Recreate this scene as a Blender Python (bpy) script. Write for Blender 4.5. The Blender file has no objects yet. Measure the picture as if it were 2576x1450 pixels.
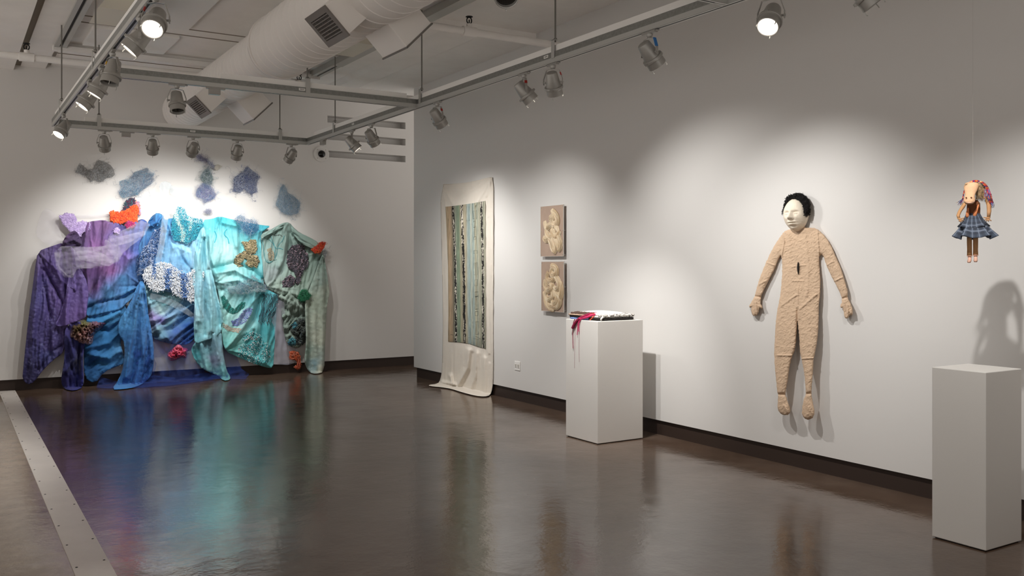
import bpy, math, random
import numpy as np
from mathutils import Vector, Matrix
random.seed(7)
rng = np.random.default_rng(11)
sc = bpy.context.scene
C = sc.collection

# ------------------------------------------------------------------ view geometry
FPX, CX, HY, EYE = 2280.0, 1288.0, 667.0, 1.5      # focal length in pixels, centre, horizon row, eye height
YAW = math.radians(31.97)
FW = (math.sin(YAW), math.cos(YAW)); RT = (math.cos(YAW), -math.sin(YAW))
XR, YB = 5.33, 12.33                               # right wall plane, back wall plane
ZT = 2.975                                         # underside of the lighting track

def ray(px, py):
    s = (px-CX)/FPX
    return FW[0]+s*RT[0], FW[1]+s*RT[1], (HY-py)/FPX
def bw(px, py, off=0.0):
    x, y, z = ray(px, py); t = (YB-off)/y
    return Vector((x*t, y*t, EYE+z*t))
def rw(px, py, off=0.0):
    x, y, z = ray(px, py); t = (XR-off)/x
    return Vector((x*t, y*t, EYE+z*t))
def fl(px, py, h=0.0):
    x, y, z = ray(px, py); t = (h-EYE)/z
    return Vector((x*t, y*t, h))

cam = bpy.data.cameras.new('camera'); co = bpy.data.objects.new('camera', cam); C.objects.link(co)
cam.sensor_width = 36.0; cam.sensor_fit = 'HORIZONTAL'; cam.lens = FPX*36/2576
cam.shift_y = (HY-725)/2576.0
co.location = (0, 0, EYE); co.rotation_euler = (math.pi/2, 0, -YAW)
cam.clip_start = 0.05; cam.clip_end = 100
sc.camera = co
sc.view_settings.view_transform = 'Standard'; sc.view_settings.look = 'None'
sc.view_settings.gamma = 1.0; sc.view_settings.use_curve_mapping = False
sc.view_settings.exposure = 0.0
try:
    sc.cycles.max_bounces = 8; sc.cycles.diffuse_bounces = 4; sc.cycles.glossy_bounces = 4
    sc.cycles.transparent_max_bounces = 16; sc.cycles.sample_clamp_indirect = 4.0
    sc.cycles.caustics_reflective = False; sc.cycles.caustics_refractive = False
except Exception: pass

# ------------------------------------------------------------------ colours and materials
def lin(h):
    if isinstance(h, (tuple, list)): return tuple(h)
    h = h.lstrip('#'); o = []
    for i in (0, 2, 4):
        c = int(h[i:i+2], 16)/255
        o.append(c/12.92 if c <= .04045 else ((c+.055)/1.055)**2.4)
    return tuple(o)
def mat(name, col, rough=.6, metal=0., var=0., vscale=6., bump=0., bscale=80., attr=False, trans=0., sheen=0., ior=1.45, coat=0., bdist=.004, translucent=0.):
    m = bpy.data.materials.new(name); m.use_nodes = True
    nt = m.node_tree; nd = nt.nodes; lk = nt.links
    b = nd['Principled BSDF']; out = nd['Material Output']
    b.inputs['Roughness'].default_value = rough; b.inputs['Metallic'].default_value = metal; b.inputs['IOR'].default_value = ior
    if sheen: b.inputs['Sheen Weight'].default_value = sheen
    if coat: b.inputs['Coat Weight'].default_value = coat; b.inputs['Coat Roughness'].default_value = .15
    tc = nd.new('ShaderNodeTexCoord')
    src = None
    if attr:
        a = nd.new('ShaderNodeVertexColor'); a.layer_name = 'Col'; src = a.outputs['Color']
    else:
        b.inputs['Base Color'].default_value = (*lin(col), 1)
    if var:
        n = nd.new('ShaderNodeTexNoise'); n.inputs['Scale'].default_value = vscale; n.inputs['Detail'].default_value = 6
        n.inputs['Roughness'].default_value = .65
        lk.new(tc.outputs['Object'], n.inputs['Vector'])
        mr = nd.new('ShaderNodeMapRange'); mr.inputs['From Min'].default_value = .25; mr.inputs['From Max'].default_value = .75
        mr.inputs['To Min'].default_value = 1-var; mr.inputs['To Max'].default_value = 1+var
        lk.new(n.outputs['Fac'], mr.inputs['Value'])
        mx = nd.new('ShaderNodeMix'); mx.data_type = 'RGBA'; mx.blend_type = 'MULTIPLY'; mx.inputs[0].default_value = 1
        if src: lk.new(src, mx.inputs[6])
        else: mx.inputs[6].default_value = (*lin(col), 1)
        lk.new(mr.outputs['Result'], mx.inputs[7]); src = mx.outputs[2]
    if src: lk.new(src, b.inputs['Base Color'])
    if bump:
        n2 = nd.new('ShaderNodeTexNoise'); n2.inputs['Scale'].default_value = bscale; n2.inputs['Detail'].default_value = 5
        lk.new(tc.outputs['Object'], n2.inputs['Vector'])
        bp = nd.new('ShaderNodeBump'); bp.inputs['Strength'].default_value = bump; bp.inputs['Distance'].default_value = bdist
        lk.new(n2.outputs['Fac'], bp.inputs['Height']); lk.new(bp.outputs['Normal'], b.inputs['Normal'])
    sh = b.outputs['BSDF']
    if translucent:
        tl = nd.new('ShaderNodeBsdfTranslucent')
        if src: lk.new(src, tl.inputs['Color'])
        else: tl.inputs['Color'].default_value = (*lin(col), 1)
        ms = nd.new('ShaderNodeMixShader'); ms.inputs[0].default_value = translucent
        lk.new(sh, ms.inputs[1]); lk.new(tl.outputs[0], ms.inputs[2]); sh = ms.outputs[0]
    if trans:
        t = nd.new('ShaderNodeBsdfTransparent'); ms = nd.new('ShaderNodeMixShader'); ms.inputs[0].default_value = trans
        lk.new(sh, ms.inputs[1]); lk.new(t.outputs[0], ms.inputs[2]); sh = ms.outputs[0]
    if sh is not b.outputs['BSDF']: lk.new(sh, out.inputs['Surface'])
    return m
def emit(name, col, s):
    m = bpy.data.materials.new(name); m.use_nodes = True; nt = m.node_tree
    nt.nodes.remove(nt.nodes['Principled BSDF']); e = nt.nodes.new('ShaderNodeEmission')
    e.inputs['Color'].default_value = (*lin(col), 1); e.inputs['Strength'].default_value = s
    nt.links.new(e.outputs[0], nt.nodes['Material Output'].inputs['Surface'])
    return m

# ------------------------------------------------------------------ objects
class MB:
    """collects shapes, then links them as one mesh object"""
    def __init__(s): s.v = []; s.f = []; s.c = []; s.mi = []; s.m = 0
    def add(s, v, f, col=None):
        o = len(s.v); s.v += [tuple(p) for p in v]; s.f += [tuple(i+o for i in q) for q in f]; s.mi += [s.m]*len(f)
        if col is not None: s.c += [col]*len(v)
    def box(s, lo, hi, M=None):
        x0, y0, z0 = lo; x1, y1, z1 = hi
        v = [(x0,y0,z0),(x1,y0,z0),(x1,y1,z0),(x0,y1,z0),(x0,y0,z1),(x1,y0,z1),(x1,y1,z1),(x0,y1,z1)]
        if M is not None: v = [M @ Vector(p) for p in v]
        s.add(v, [(0,3,2,1),(4,5,6,7),(0,1,5,4),(1,2,6,5),(2,3,7,6),(3,0,4,7)])
    def lathe(s, prof, n=24, M=None, cap=True):
        v = []; f = []
        for r, z in prof:
            for k in range(n):
                a = 2*math.pi*k/n; p = Vector((r*math.cos(a), r*math.sin(a), z)); v.append(M @ p if M is not None else p)
        for i in range(len(prof)-1):
            for k in range(n): f.append((i*n+k, i*n+(k+1) % n, (i+1)*n+(k+1) % n, (i+1)*n+k))
        if cap:
            if prof[0][0] > 1e-6: f.append(tuple(range(n-1, -1, -1)))
            if prof[-1][0] > 1e-6: f.append(tuple((len(prof)-1)*n+k for k in range(n)))
        s.add(v, f)
    def tube(s, pts, r, n=8, col=None, taper=None):
        pts = [Vector(p) for p in pts]; v = []; f = []; u = None
        for i, p in enumerate(pts):
            t = (pts[min(i+1, len(pts)-1)]-pts[max(i-1, 0)])
            t = t.normalized() if t.length > 1e-9 else Vector((0, 0, 1))
            if u is None: u = t.orthogonal().normalized()
            u = (u-t*u.dot(t)); u = u.normalized() if u.length > 1e-6 else t.orthogonal().normalized()
            w = t.cross(u); rr = r if taper is None else r*taper[i]
            for k in range(n):
                a = 2*math.pi*k/n; v.append(p+u*(rr*math.cos(a))+w*(rr*math.sin(a)))
        for i in range(len(pts)-1):
            for k in range(n): f.append((i*n+k, i*n+(k+1) % n, (i+1)*n+(k+1) % n, (i+1)*n+k))
        f.append(tuple(range(n-1, -1, -1))); f.append(tuple((len(pts)-1)*n+k for k in range(n)))
        s.add(v, f, col)
    def prism(s, poly, a, b, M=None):
        n = len(poly); v = [(x, y, a) for x, y in poly]+[(x, y, b) for x, y in poly]
        if M is not None: v = [M @ Vector(p) for p in v]
        s.add(v, [tuple(range(n-1, -1, -1)), tuple(range(n, 2*n))]+[(i, (i+1) % n, n+(i+1) % n, n+i) for i in range(n)])
    def build(s, name, m, parent=None, smooth=False, bevel=0., auto=None):
        me = bpy.data.meshes.new(name); me.from_pydata(s.v, [], s.f)
        ms = m if isinstance(m, (list, tuple)) else [m]
        for q in ms: me.materials.append(q)
        if len(ms) > 1: me.polygons.foreach_set('material_index', s.mi)
        if s.c: setcol(me, np.array(s.c))
        if smooth: me.polygons.foreach_set('use_smooth', [True]*len(me.polygons))
        me.update()
        o = bpy.data.objects.new(name, me); C.objects.link(o)
        if auto is not None: sharp(me, auto)
        if bevel:
            bv = o.modifiers.new('bevel', 'BEVEL'); bv.width = bevel; bv.segments = 2; bv.limit_method = 'ANGLE'; bv.angle_limit = .6
        if parent is not None: o.parent = parent
        return o
def sharp(me, ang):
    me.polygons.foreach_set('use_smooth', [True]*len(me.polygons))
    try: me.set_sharp_from_angle(angle=ang)
    except Exception: pass
def setcol(me, c):
    a = me.color_attributes.new('Col', 'FLOAT_COLOR', 'POINT')
    cc = np.ones((len(me.vertices), 4), np.float32); cc[:, :3] = c; a.data.foreach_set('color', cc.ravel())
def tag(o, label, cat, group=None, kind=None):
    if label: o['label'] = label
    if cat: o['category'] = cat
    if group: o['group'] = group
    if kind: o['kind'] = kind
    return o
def struct(o):
    o['kind'] = 'structure'; return o
def empty(name, loc=(0,0,0), rz=0.):
    o = bpy.data.objects.new(name, None); C.objects.link(o); o.location = loc; o.rotation_euler = (0, 0, rz); o.empty_display_size = .1
    return o
def duptree(o, parent=None):
    c = o.copy(); C.objects.link(c)
    if parent is not None: c.parent = parent
    for ch in list(o.children): duptree(ch, c)
    return c

# ------------------------------------------------------------------ noise and sheets
def hsh(ix, iy, seed):
    h = (ix.astype(np.int64)*374761393+iy.astype(np.int64)*668265263+seed*1442695041) & 0xffffffff
    h = ((h ^ (h >> 13))*1274126177) & 0xffffffff
    return ((h ^ (h >> 16)) & 0xffffff)/float(0xffffff)
def vn(x, y, seed=0):
    """smooth gradient noise, about -1..1"""
    x = np.asarray(x, float); y = np.asarray(y, float)+0*x; x = x+0*y
    ix = np.floor(x); iy = np.floor(y); fx = x-ix; fy = y-iy
    ux = fx*fx*fx*(fx*(fx*6-15)+10); uy = fy*fy*fy*(fy*(fy*6-15)+10)
    def g(dx, dy):
        a = hsh(ix+dx, iy+dy, seed)*6.2831853
        return np.cos(a)*(fx-dx)+np.sin(a)*(fy-dy)
    return ((g(0, 0)*(1-ux)+g(1, 0)*ux)*(1-uy)+(g(0, 1)*(1-ux)+g(1, 1)*ux)*uy)*1.45
def fbm(x, y, seed=0, o=4):
    r = 0; a = .5; t = 0
    for k in range(o):
        r = r+a*vn(x, y, seed+k*17); t += a; a *= .5; x = x*2.03+3.1; y = y*2.03+1.7
    return r/t
def ridg(x, y, seed=0):
    return 1-np.abs(fbm(x, y, seed, 3))*2.2
def inside(px, py, poly):
    r = np.zeros(px.shape, bool); n = len(poly)
    for i in range(n):
        x0, y0 = poly[i]; x1, y1 = poly[(i+1) % n]
        if y0 == y1: continue
        c = ((y0 > py) != (y1 > py)) & (px < (x1-x0)*(py-y0)/(y1-y0)+x0)
        r ^= c
    return r
def dseg(px, py, pts, closed=False):
    """distance to a polyline, nearest point and the running parameter"""
    best = np.full(px.shape, 1e18); bx = px*0.; by = px*0.; bt = px*0.
    n = len(pts) if closed else len(pts)-1
    for i in range(n):
        x0, y0 = pts[i]; x1, y1 = pts[(i+1) % len(pts)]
        dx, dy = x1-x0, y1-y0; L = dx*dx+dy*dy+1e-12
        t = np.clip(((px-x0)*dx+(py-y0)*dy)/L, 0, 1); qx = x0+t*dx; qy = y0+t*dy
        d = (px-qx)**2+(py-qy)**2; m = d < best
        best = np.where(m, d, best); bx = np.where(m, qx, bx); by = np.where(m, qy, by); bt = np.where(m, (i+t)/n, bt)
    return np.sqrt(best), bx, by, bt
def smoothpoly(p, it=1, closed=True):
    for _ in range(it):
        q = []; n = len(p)
        if not closed: q.append(p[0])
        for i in range(n if closed else n-1):
            a = p[i]; b = p[(i+1) % n]
            q += [(a[0]*.75+b[0]*.25, a[1]*.75+b[1]*.25), (a[0]*.25+b[0]*.75, a[1]*.25+b[1]*.75)]
        if not closed: q.append(p[-1])
        p = q
    return p
def gridpoly(poly, sp):
    xs = [p[0] for p in poly]; ys = [p[1] for p in poly]
    gx = np.arange(min(xs)-sp, max(xs)+2*sp, sp); gy = np.arange(min(ys)-sp, max(ys)+2*sp, sp)
    cx, cy = np.meshgrid(gx[:-1]+sp/2, gy[:-1]+sp/2)
    ins = inside(cx, cy, poly)
    nx = len(gx); jj, ii = np.nonzero(ins)
    q = np.stack([jj*nx+ii, (jj+1)*nx+ii, (jj+1)*nx+ii+1, jj*nx+ii+1], 1)
    u, inv = np.unique(q.ravel(), return_inverse=True); q = inv.reshape(-1, 4)
    X = gx[u % nx].copy(); Y = gy[u//nx].copy()
    cnt = np.bincount(q.ravel(), minlength=len(u)); bd = cnt < 4
    d, qx, qy, _ = dseg(X[bd], Y[bd], poly, True)
    ok = d < sp*1.5
    X[bd] = np.where(ok, qx, X[bd]); Y[bd] = np.where(ok, qy, Y[bd])
    return X, Y, q, bd
def idw(X, Y, cols, warp=14., seed=3, p=3.0):
    wx = X+warp*fbm(X/40, Y/40, seed); wy = Y+warp*fbm(X/40+9, Y/40+5, seed+1)
    W = 0; S = 0
    for cx, cy, h in cols:
        w = 1/((wx-cx)**2+(wy-cy)**2+30)**(p/2); c = np.array(lin(h))
        S = S+w[:, None]*c; W = W+w
    return S/W[:, None]
def mesh_obj(name, V, F, m, parent=None, col=None, thick=0., smooth=True):
    me = bpy.data.meshes.new(name); me.from_pydata([tuple(v) for v in V], [], [tuple(int(i) for i in f) for f in F])
    me.materials.append(m)
    if col is not None: setcol(me, col)
    if smooth: me.polygons.foreach_set('use_smooth', [True]*len(me.polygons))
    me.update(); o = bpy.data.objects.new(name, me); C.objects.link(o)
    if thick:
        s = o.modifiers.new('thickness', 'SOLIDIFY'); s.thickness = thick; s.offset = 0
    if parent is not None: o.parent = parent
    return o
class Sheet:
    """a draped cloth standing off a wall: outline, folds and dye given on the wall plane"""
    def __init__(s, wall, poly, sp=3.0, off=.04, folds=(), drape=.02, dsx=24., dsy=150., ang=0., wr=.006, wsc=12., seed=1, cols=None, warp=14., smooth=1, speck=0., speckc='#ffffff', edge=0., crease=.0):
        s.wall = wall; s.poly = smoothpoly(poly, smooth) if smooth else poly
        s.off = off; s.folds = folds; s.drape = drape; s.dsx = dsx; s.dsy = dsy; s.ang = ang; s.wr = wr; s.wsc = wsc; s.seed = seed; s.edge = edge; s.crease = crease
        s.X, s.Y, s.q, s.bd = gridpoly(s.poly, sp)
        s.col = idw(s.X, s.Y, cols, warp, seed) if cols else None
        if speck and s.col is not None:
            k = np.clip((fbm(s.X/5, s.Y/5, seed+40)+fbm(s.X/30, s.Y/30, seed+41)*.8-.35)*3, 0, 1)*speck
            s.col = s.col*(1-k[:, None])+np.array(lin(speckc))*k[:, None]
        s.sp = sp
    def h(s, X, Y):
        ca, sa = math.cos(s.ang), math.sin(s.ang)
        U = X*ca+Y*sa; V = -X*sa+Y*ca
        uu = U/s.dsx+.7*vn(U/60, V/80, s.seed+5)
        d = .7*vn(uu, V/s.dsy, s.seed)+1.1*(.55-np.abs(vn(uu*1.25+7, V/s.dsy, s.seed+8))*1.8)+.45*vn(U/(s.dsx*.4), V/(s.dsy*.6), s.seed+1)+.6*(.5-np.abs(vn(U/(s.dsx*.55)+V/50, V/(s.dsy*.5), s.seed+9))*1.7)
        h = s.off+1.35*s.drape*d
        h = h+s.wr*fbm(X/s.wsc, Y/s.wsc, s.seed+2, 3)
        if s.crease: h = h+s.crease*(np.clip(ridg(X/(s.wsc*1.6), Y/(s.wsc*1.6), s.seed+6), 0, 1)**2)
        for f in s.folds:
            pts, w, hh = f[0], f[1], f[2]
            dd, _, _, t = dseg(X, Y, pts)
            tp = 1.0 if len(f) < 4 else (1-f[3]*t)
            h = h+hh*tp*(.55*np.exp(-(dd/w)**2)+.75*np.exp(-dd/(w*.62)))
        if s.edge:
            dd = dseg(X, Y, s.poly, True)[0]
            h = s.off*.3+(h-s.off*.3)*(1-np.exp(-(dd/s.edge)**1.0))
        return np.maximum(h, .006)
    def place(s, X, Y, H, zmin=.012):
        V = []
        for x, y, h in zip(X, Y, H):
            p = s.wall(x, y, h)
            if p.z < zmin: p = fl(x, y, zmin)
            V.append(p)
        return V
    def build(s, name, m, parent=None, thick=.004):
        s.V = s.place(s.X, s.Y, s.h(s.X, s.Y))
        return mesh_obj(name, s.V, s.q, m, parent, s.col, thick)
    def at(s, x, y, extra=0.):
        h = float(s.h(np.array([float(x)]), np.array([float(y)]))[0])
        p = s.wall(x, y, h+extra)
        return p if p.z > .012 else fl(x, y, .012+extra)
P_BACK = [58, 52, 52, 60, 84]; S_BACK = 104
P_RIGHT = [84, 100, 90, 106, 215, 110]; S_RIGHT = [92, 92, 96, 105, 58, 84]
P_MISC = [50, 98]
P_LEFT = [90, 90, 60, 0, 60, 90]
WORLD_LOW = 1.4; WORLD_HIGH = .3
# ------------------------------------------------------------------ the room
M = {}
M['wall'] = mat('white_wall_paint', '#dbd8d4', .75, bump=.06, bscale=220, bdist=.002)
M['ceil'] = mat('painted_concrete', '#f4f0eb', .85, var=.05, vscale=2.2, bump=.12, bscale=60)
M['gap'] = mat('dark_joint', '#8a7f72', .9)
M['base'] = mat('dark_brown_base', '#33261f', .55)
M['steel'] = mat('galvanised_steel', '#8a8a86', .45, metal=.55, var=.18, vscale=45)
M['alu'] = mat('track_aluminium', '#b9b8b3', .42, metal=.35)
M['white'] = mat('white_enamel', '#efece7', .5)
M['slot'] = mat('black_slot', '#16110e', .6)
M['lamp'] = mat('grey_lamp_paint', '#a09d97', .40, metal=.35, var=.05, vscale=20)
M['lampdk'] = mat('dark_lens', '#2b2926', .25)
M['lens_on'] = emit('lit_lens', '#fff6ea', 14.)
M['lens_rim'] = emit('lit_reflector', '#fff0df', 3.2)
M['rod'] = mat('threaded_rod', '#77746e', .5, metal=.4)
M['duct'] = mat('painted_duct', '#eae5df', .6, bump=.05, bscale=90)
M['grille'] = mat('grey_grille', '#77716b', .5)
M['black'] = mat('matt_black', '#0d0b0a', .6)
M['yellow'] = mat('yellow_tape', '#d8a818', .6); M['red'] = mat('red_tape', '#9c2a22', .6); M['blue'] = mat('blue_tape', '#2f6fae', .6)

def floor_mat():
    m = bpy.data.materials.new('polished_concrete'); m.use_nodes = True; nt = m.node_tree; nd = nt.nodes; lk = nt.links
    b = nd['Principled BSDF']; tc = nd.new('ShaderNodeTexCoord')
    def noise(sc_, det=6, ro=.6, vec=None):
        n = nd.new('ShaderNodeTexNoise'); n.inputs['Scale'].default_value = sc_; n.inputs['Detail'].default_value = det; n.inputs['Roughness'].default_value = ro
        lk.new(vec or tc.outputs['Object'], n.inputs['Vector']); return n
    def ramp(src, stops):
        r = nd.new('ShaderNodeValToRGB'); e = r.color_ramp.elements
        while len(e) < len(stops): e.new(.5)
        for k, (p, c) in enumerate(stops): e[k].position = p; e[k].color = (*lin(c), 1)
        lk.new(src, r.inputs[0]); return r
    n1 = noise(.9, 8, .62); n2 = noise(7, 8, .7)
    dark = ramp(n1.outputs['Fac'], [(.30, '#46362a'), (.5, '#57463a'), (.7, '#67574b')])
    lite = ramp(n1.outputs['Fac'], [(.30, '#7d6d5d'), (.5, '#8c7c6c'), (.7, '#998978')])
    sx = nd.new('ShaderNodeSeparateXYZ'); lk.new(tc.outputs['Object'], sx.inputs[0])
    ls = nd.new('ShaderNodeMath'); ls.operation = 'LESS_THAN'; ls.inputs[1].default_value = .6; lk.new(sx.outputs['X'], ls.inputs[0])
    mx = nd.new('ShaderNodeMix'); mx.data_type = 'RGBA'; lk.new(ls.outputs[0], mx.inputs[0]); lk.new(dark.outputs[0], mx.inputs[6]); lk.new(lite.outputs[0], mx.inputs[7])
    mr = nd.new('ShaderNodeMapRange'); mr.inputs['To Min'].default_value = .72; mr.inputs['To Max'].default_value = 1.28; mr.inputs['From Min'].default_value = .25; mr.inputs['From Max'].default_value = .75
    lk.new(n2.outputs['Fac'], mr.inputs['Value'])
    m2 = nd.new('ShaderNodeMix'); m2.data_type = 'RGBA'; m2.blend_type = 'MULTIPLY'; m2.inputs[0].default_value = 1
    lk.new(mx.outputs[2], m2.inputs[6]); lk.new(mr.outputs['Result'], m2.inputs[7])
    # small pale flecks
    v = nd.new('ShaderNodeTexVoronoi'); v.inputs['Scale'].default_value = 9; lk.new(tc.outputs['Object'], v.inputs['Vector'])
    lt = nd.new('ShaderNodeMath'); lt.operation = 'LESS_THAN'; lt.inputs[1].default_value = .035; lk.new(v.outputs['Distance'], lt.inputs[0])
    ml = nd.new('ShaderNodeMath'); ml.operation = 'MULTIPLY'; ml.inputs[1].default_value = .45; lk.new(lt.outputs[0], ml.inputs[0])
    m3 = nd.new('ShaderNodeMix'); m3.data_type = 'RGBA'; lk.new(ml.outputs[0], m3.inputs[0]); lk.new(m2.outputs[2], m3.inputs[6]); m3.inputs[7].default_value = (*lin('#a08c74'), 1)
    lk.new(m3.outputs[2], b.inputs['Base Color'])
    rr = nd.new('ShaderNodeMapRange'); rr.inputs['From Min'].default_value = .3; rr.inputs['From Max'].default_value = .7
    rr.inputs['To Min'].default_value = .08; rr.inputs['To Max'].default_value = .21
    n3 = noise(1.7, 7, .65); lk.new(n3.outputs['Fac'], rr.inputs['Value']); lk.new(rr.outputs['Result'], b.inputs['Roughness'])
    b.inputs['IOR'].default_value = 1.66
    n4 = noise(5.0, 5, .55); n5 = noise(40, 4, .6)
    ad = nd.new('ShaderNodeMath'); ad.operation = 'MULTIPLY_ADD'; ad.inputs[1].default_value = .08; lk.new(n5.outputs['Fac'], ad.inputs[0]); lk.new(n4.outputs['Fac'], ad.inputs[2])
    bp = nd.new('ShaderNodeBump'); bp.inputs['Strength'].default_value = .28; bp.inputs['Distance'].default_value = .012
    lk.new(ad.outputs[0], bp.inputs['Height']); lk.new(bp.outputs['Normal'], b.inputs['Normal'])
    return m
M['floor'] = floor_mat()
X0, X1, Y0, Y1 = -3.5, 8.2, -3.5, 13.2
b = MB(); b.box((X0, Y0, -.1), (X1, Y1, 0)); struct(b.build('floor', M['floor']))
b = MB(); b.box((XR, Y0, .13), (XR+.22, 11.03, 4.02)); struct(b.build('wall_right', M['wall']))
b = MB(); b.box((XR+.02, Y0, 0), (XR+.2, 10.98, .13)); struct(b.build('baseboard_right', M['base']))
# back wall with three long recessed slots
slx0, slx1 = 4.60, 5.82
bands = [(3.035, 3.13), (3.285, 3.385), (3.53, 3.63)]
b = MB(); T = .2
b.box((X0, YB, .13), (slx0, YB+T, 4.02)); b.box((slx1, YB, .13), (X1, YB+T, 4.02))
zz = .13
for z0, z1 in bands:
    b.box((slx0, YB, zz), (slx1, YB+T, z0)); zz = z1
b.box((slx0, YB, zz), (slx1, YB+T, 4.02))
b.box((slx0-.05, YB+.17, 2.9), (slx1+.05, YB+.19, 3.8))
struct(b.build('wall_back', M['wall']))
b = MB(); b.box((X0, YB+.02, 0), (X1, YB+.2, .13)); struct(b.build('baseboard_back', M['base']))
# ceiling: slabs at slightly different heights
b = MB()
b.box((X0, Y0, 4.0), (X1, Y1, 4.12))
b.box((X0, Y0, 3.83), (.68, YB, 4.0))
b.box((.755, Y0, 3.885), (1.02, YB, 4.0))
b.box((1.08, Y0, 3.93), (3.90, YB, 4.0))
b.box((3.96, 8.05, 3.875), (X1, YB, 4.0))
b.box((3.96, Y0, 3.965), (X1, 8.05, 4.0))
b.prism([(4.25, 3.875), (4.72, 3.875), (4.62, 3.84), (4.35, 3.84)], 8.06, 11.6, Matrix(((1,0,0,0),(0,0,1,0),(0,1,0,0),(0,0,0,1))))
b.m = 1
b.box((.67, Y0, 3.893), (.765, YB, 3.99))
for y in (3.4, 5.6, 6.9, 7.15, 9.68, 9.95, 11.3, 11.55):
    b.box((1.08, y-.007, 3.924), (3.90, y+.007, 3.931))
for x in (-.5, -1.7):
    b.box((x-.006, Y0, 3.826), (x+.006, YB, 3.831))
struct(b.build('ceiling', [M['ceil'], M['gap']]))
# cross beam and the two long channels under the slabs
b = MB(); b.box((.98, 10.93, 3.83), (3.98, 11.03, 3.885)); b.box((.98, 10.99, 3.885), (3.98, 11.03, 3.93)); struct(b.build('trim_1', M['ceil']))
for i, x in enumerate((1.05, 3.93)):
    b = MB(); b.box((x-.06, Y0, 3.86), (x-.015, 11.0, 3.93)); b.box((x+.015, Y0, 3.86), (x+.06, 11.0, 3.93)); b.m = 1; b.box((x-.015, Y0, 3.88), (x+.015, 11.0, 3.93))
    b.m = 0; b.box((x-.06, Y0, 3.852), (x+.06, 10.2, 3.86)) if i else None
    struct(b.build('trim_%d' % (i+2), [M['alu'], M['slot']]))
# flat metal strip let into the floor
t = empty('floor_strip', (.612, 5, 0))
tag(t, 'long flat grey metal strip screwed to the floor at left', 'floor strip')
b = MB(); b.box((-.085, -8, 0), (.085, YB-.0-5, .004)); M['strip'] = mat('dull_metal', '#cdc6be', .40, metal=.1, var=.07, vscale=3, bump=.05, bscale=30)
b.build('metal_plate', M['strip'], t)
for y in np.arange(-3.0, 7.2, .42):
    for x in (-.066, .066):
        b = MB(); b.lathe([(.006, .004), (.006, .0055), (0, .0055)], 8, Matrix.Translation((x, y+.05*(x > 0), 0))); b.build('screw', M['slot'], t)

# ------------------------------------------------------------------ pipes and sprinkler heads
def pipe(y, x0, x1, z, heads, label):
    t = empty('sprinkler_pipe', ((x0+x1)/2, y, z)); tag(t, label, 'pipe')
    cx = (x0+x1)/2; b = MB(); b.tube([(x0-cx, 0, 0), (x1-cx, 0, 0)], .036, 14)
    for hx in heads: b.tube([(hx-cx-.07, 0, 0), (hx-cx+.07, 0, 0)], .048, 14)
    b.build('pipe_run', M['ceil'], t, auto=.7)
    for hx in heads:
        b = MB(); b.tube([(hx-cx, 0, .03), (hx-cx, 0, .075)], .026, 10); n = b.build('fitting', M['ceil'], t, auto=.7)
        b = MB(); b.tube([(hx-cx+.026*math.cos(a), 0, .107+.032*math.sin(a)) for a in np.linspace(-1.4, 4.55, 16)], .006, 6)
        b.tube([(hx-cx, 0, .08), (hx-cx, 0, .115)], .006, 6); b.lathe([(.034, .140), (.034, .145), (0, .145)], 12, Matrix.Translation((hx-cx, 0, 0)))
        b.build('sprinkler_head', M['black'], t, auto=.7)
pipe(7.53, 3.55, XR+.02, 3.72, [4.22], 'thick white sprinkler pipe under the ceiling at centre, nearer the camera')
pipe(10.78, -3, XR+.02, 3.685, [.715, 3.66], 'long white sprinkler pipe with two heads crossing in front of back wall')

# ------------------------------------------------------------------ duct
t = empty('air_duct', (2.61, 8, 3.51)); tag(t, 'large round white spiral air duct running under the ceiling into back wall', 'duct')
Ry = Matrix.Rotation(math.radians(-90), 4, 'X')
def ductpart(name, y0, y1, r, step):
    pr = [(r, y0-8)]
    y = y0+.03
    while y < y1-.03:
        pr += [(r, y-8-.008), (r+.005, y-8-.003), (r+.005, y-8+.003), (r, y-8+.008)]; y += step
    pr += [(r, y1-8)]
    b = MB(); b.lathe(pr, 48, Ry); return b.build(name, M['duct'], t, auto=.5)
ductpart('near_section', .5, 8.2, .29, .16); ductpart('far_section', 8.2, YB-.005, .245, .13)
b = MB(); b.lathe([(.25, .18), (.302, .18), (.302, .215), (.25, .215)], 48, Ry); b.lathe([(.25, .26), (.29, .26), (.29, .28), (.25, .28)], 48, Ry); b.build('joint_collar', M['duct'], t, auto=.5)
b = MB(); b.prism([(.262*math.cos(a), .262*math.sin(a)) for a in np.linspace(-2.0, -1.0, 14)]+[(.23*math.cos(a), .23*math.sin(a)) for a in np.linspace(-1.0, -2.0, 14)], -4.328, -4.320, Matrix(((1,0,0,0),(0,0,-1,0),(0,1,0,0),(0,0,0,1)))); b.build('wall_gap', M['black'], t)
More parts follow.
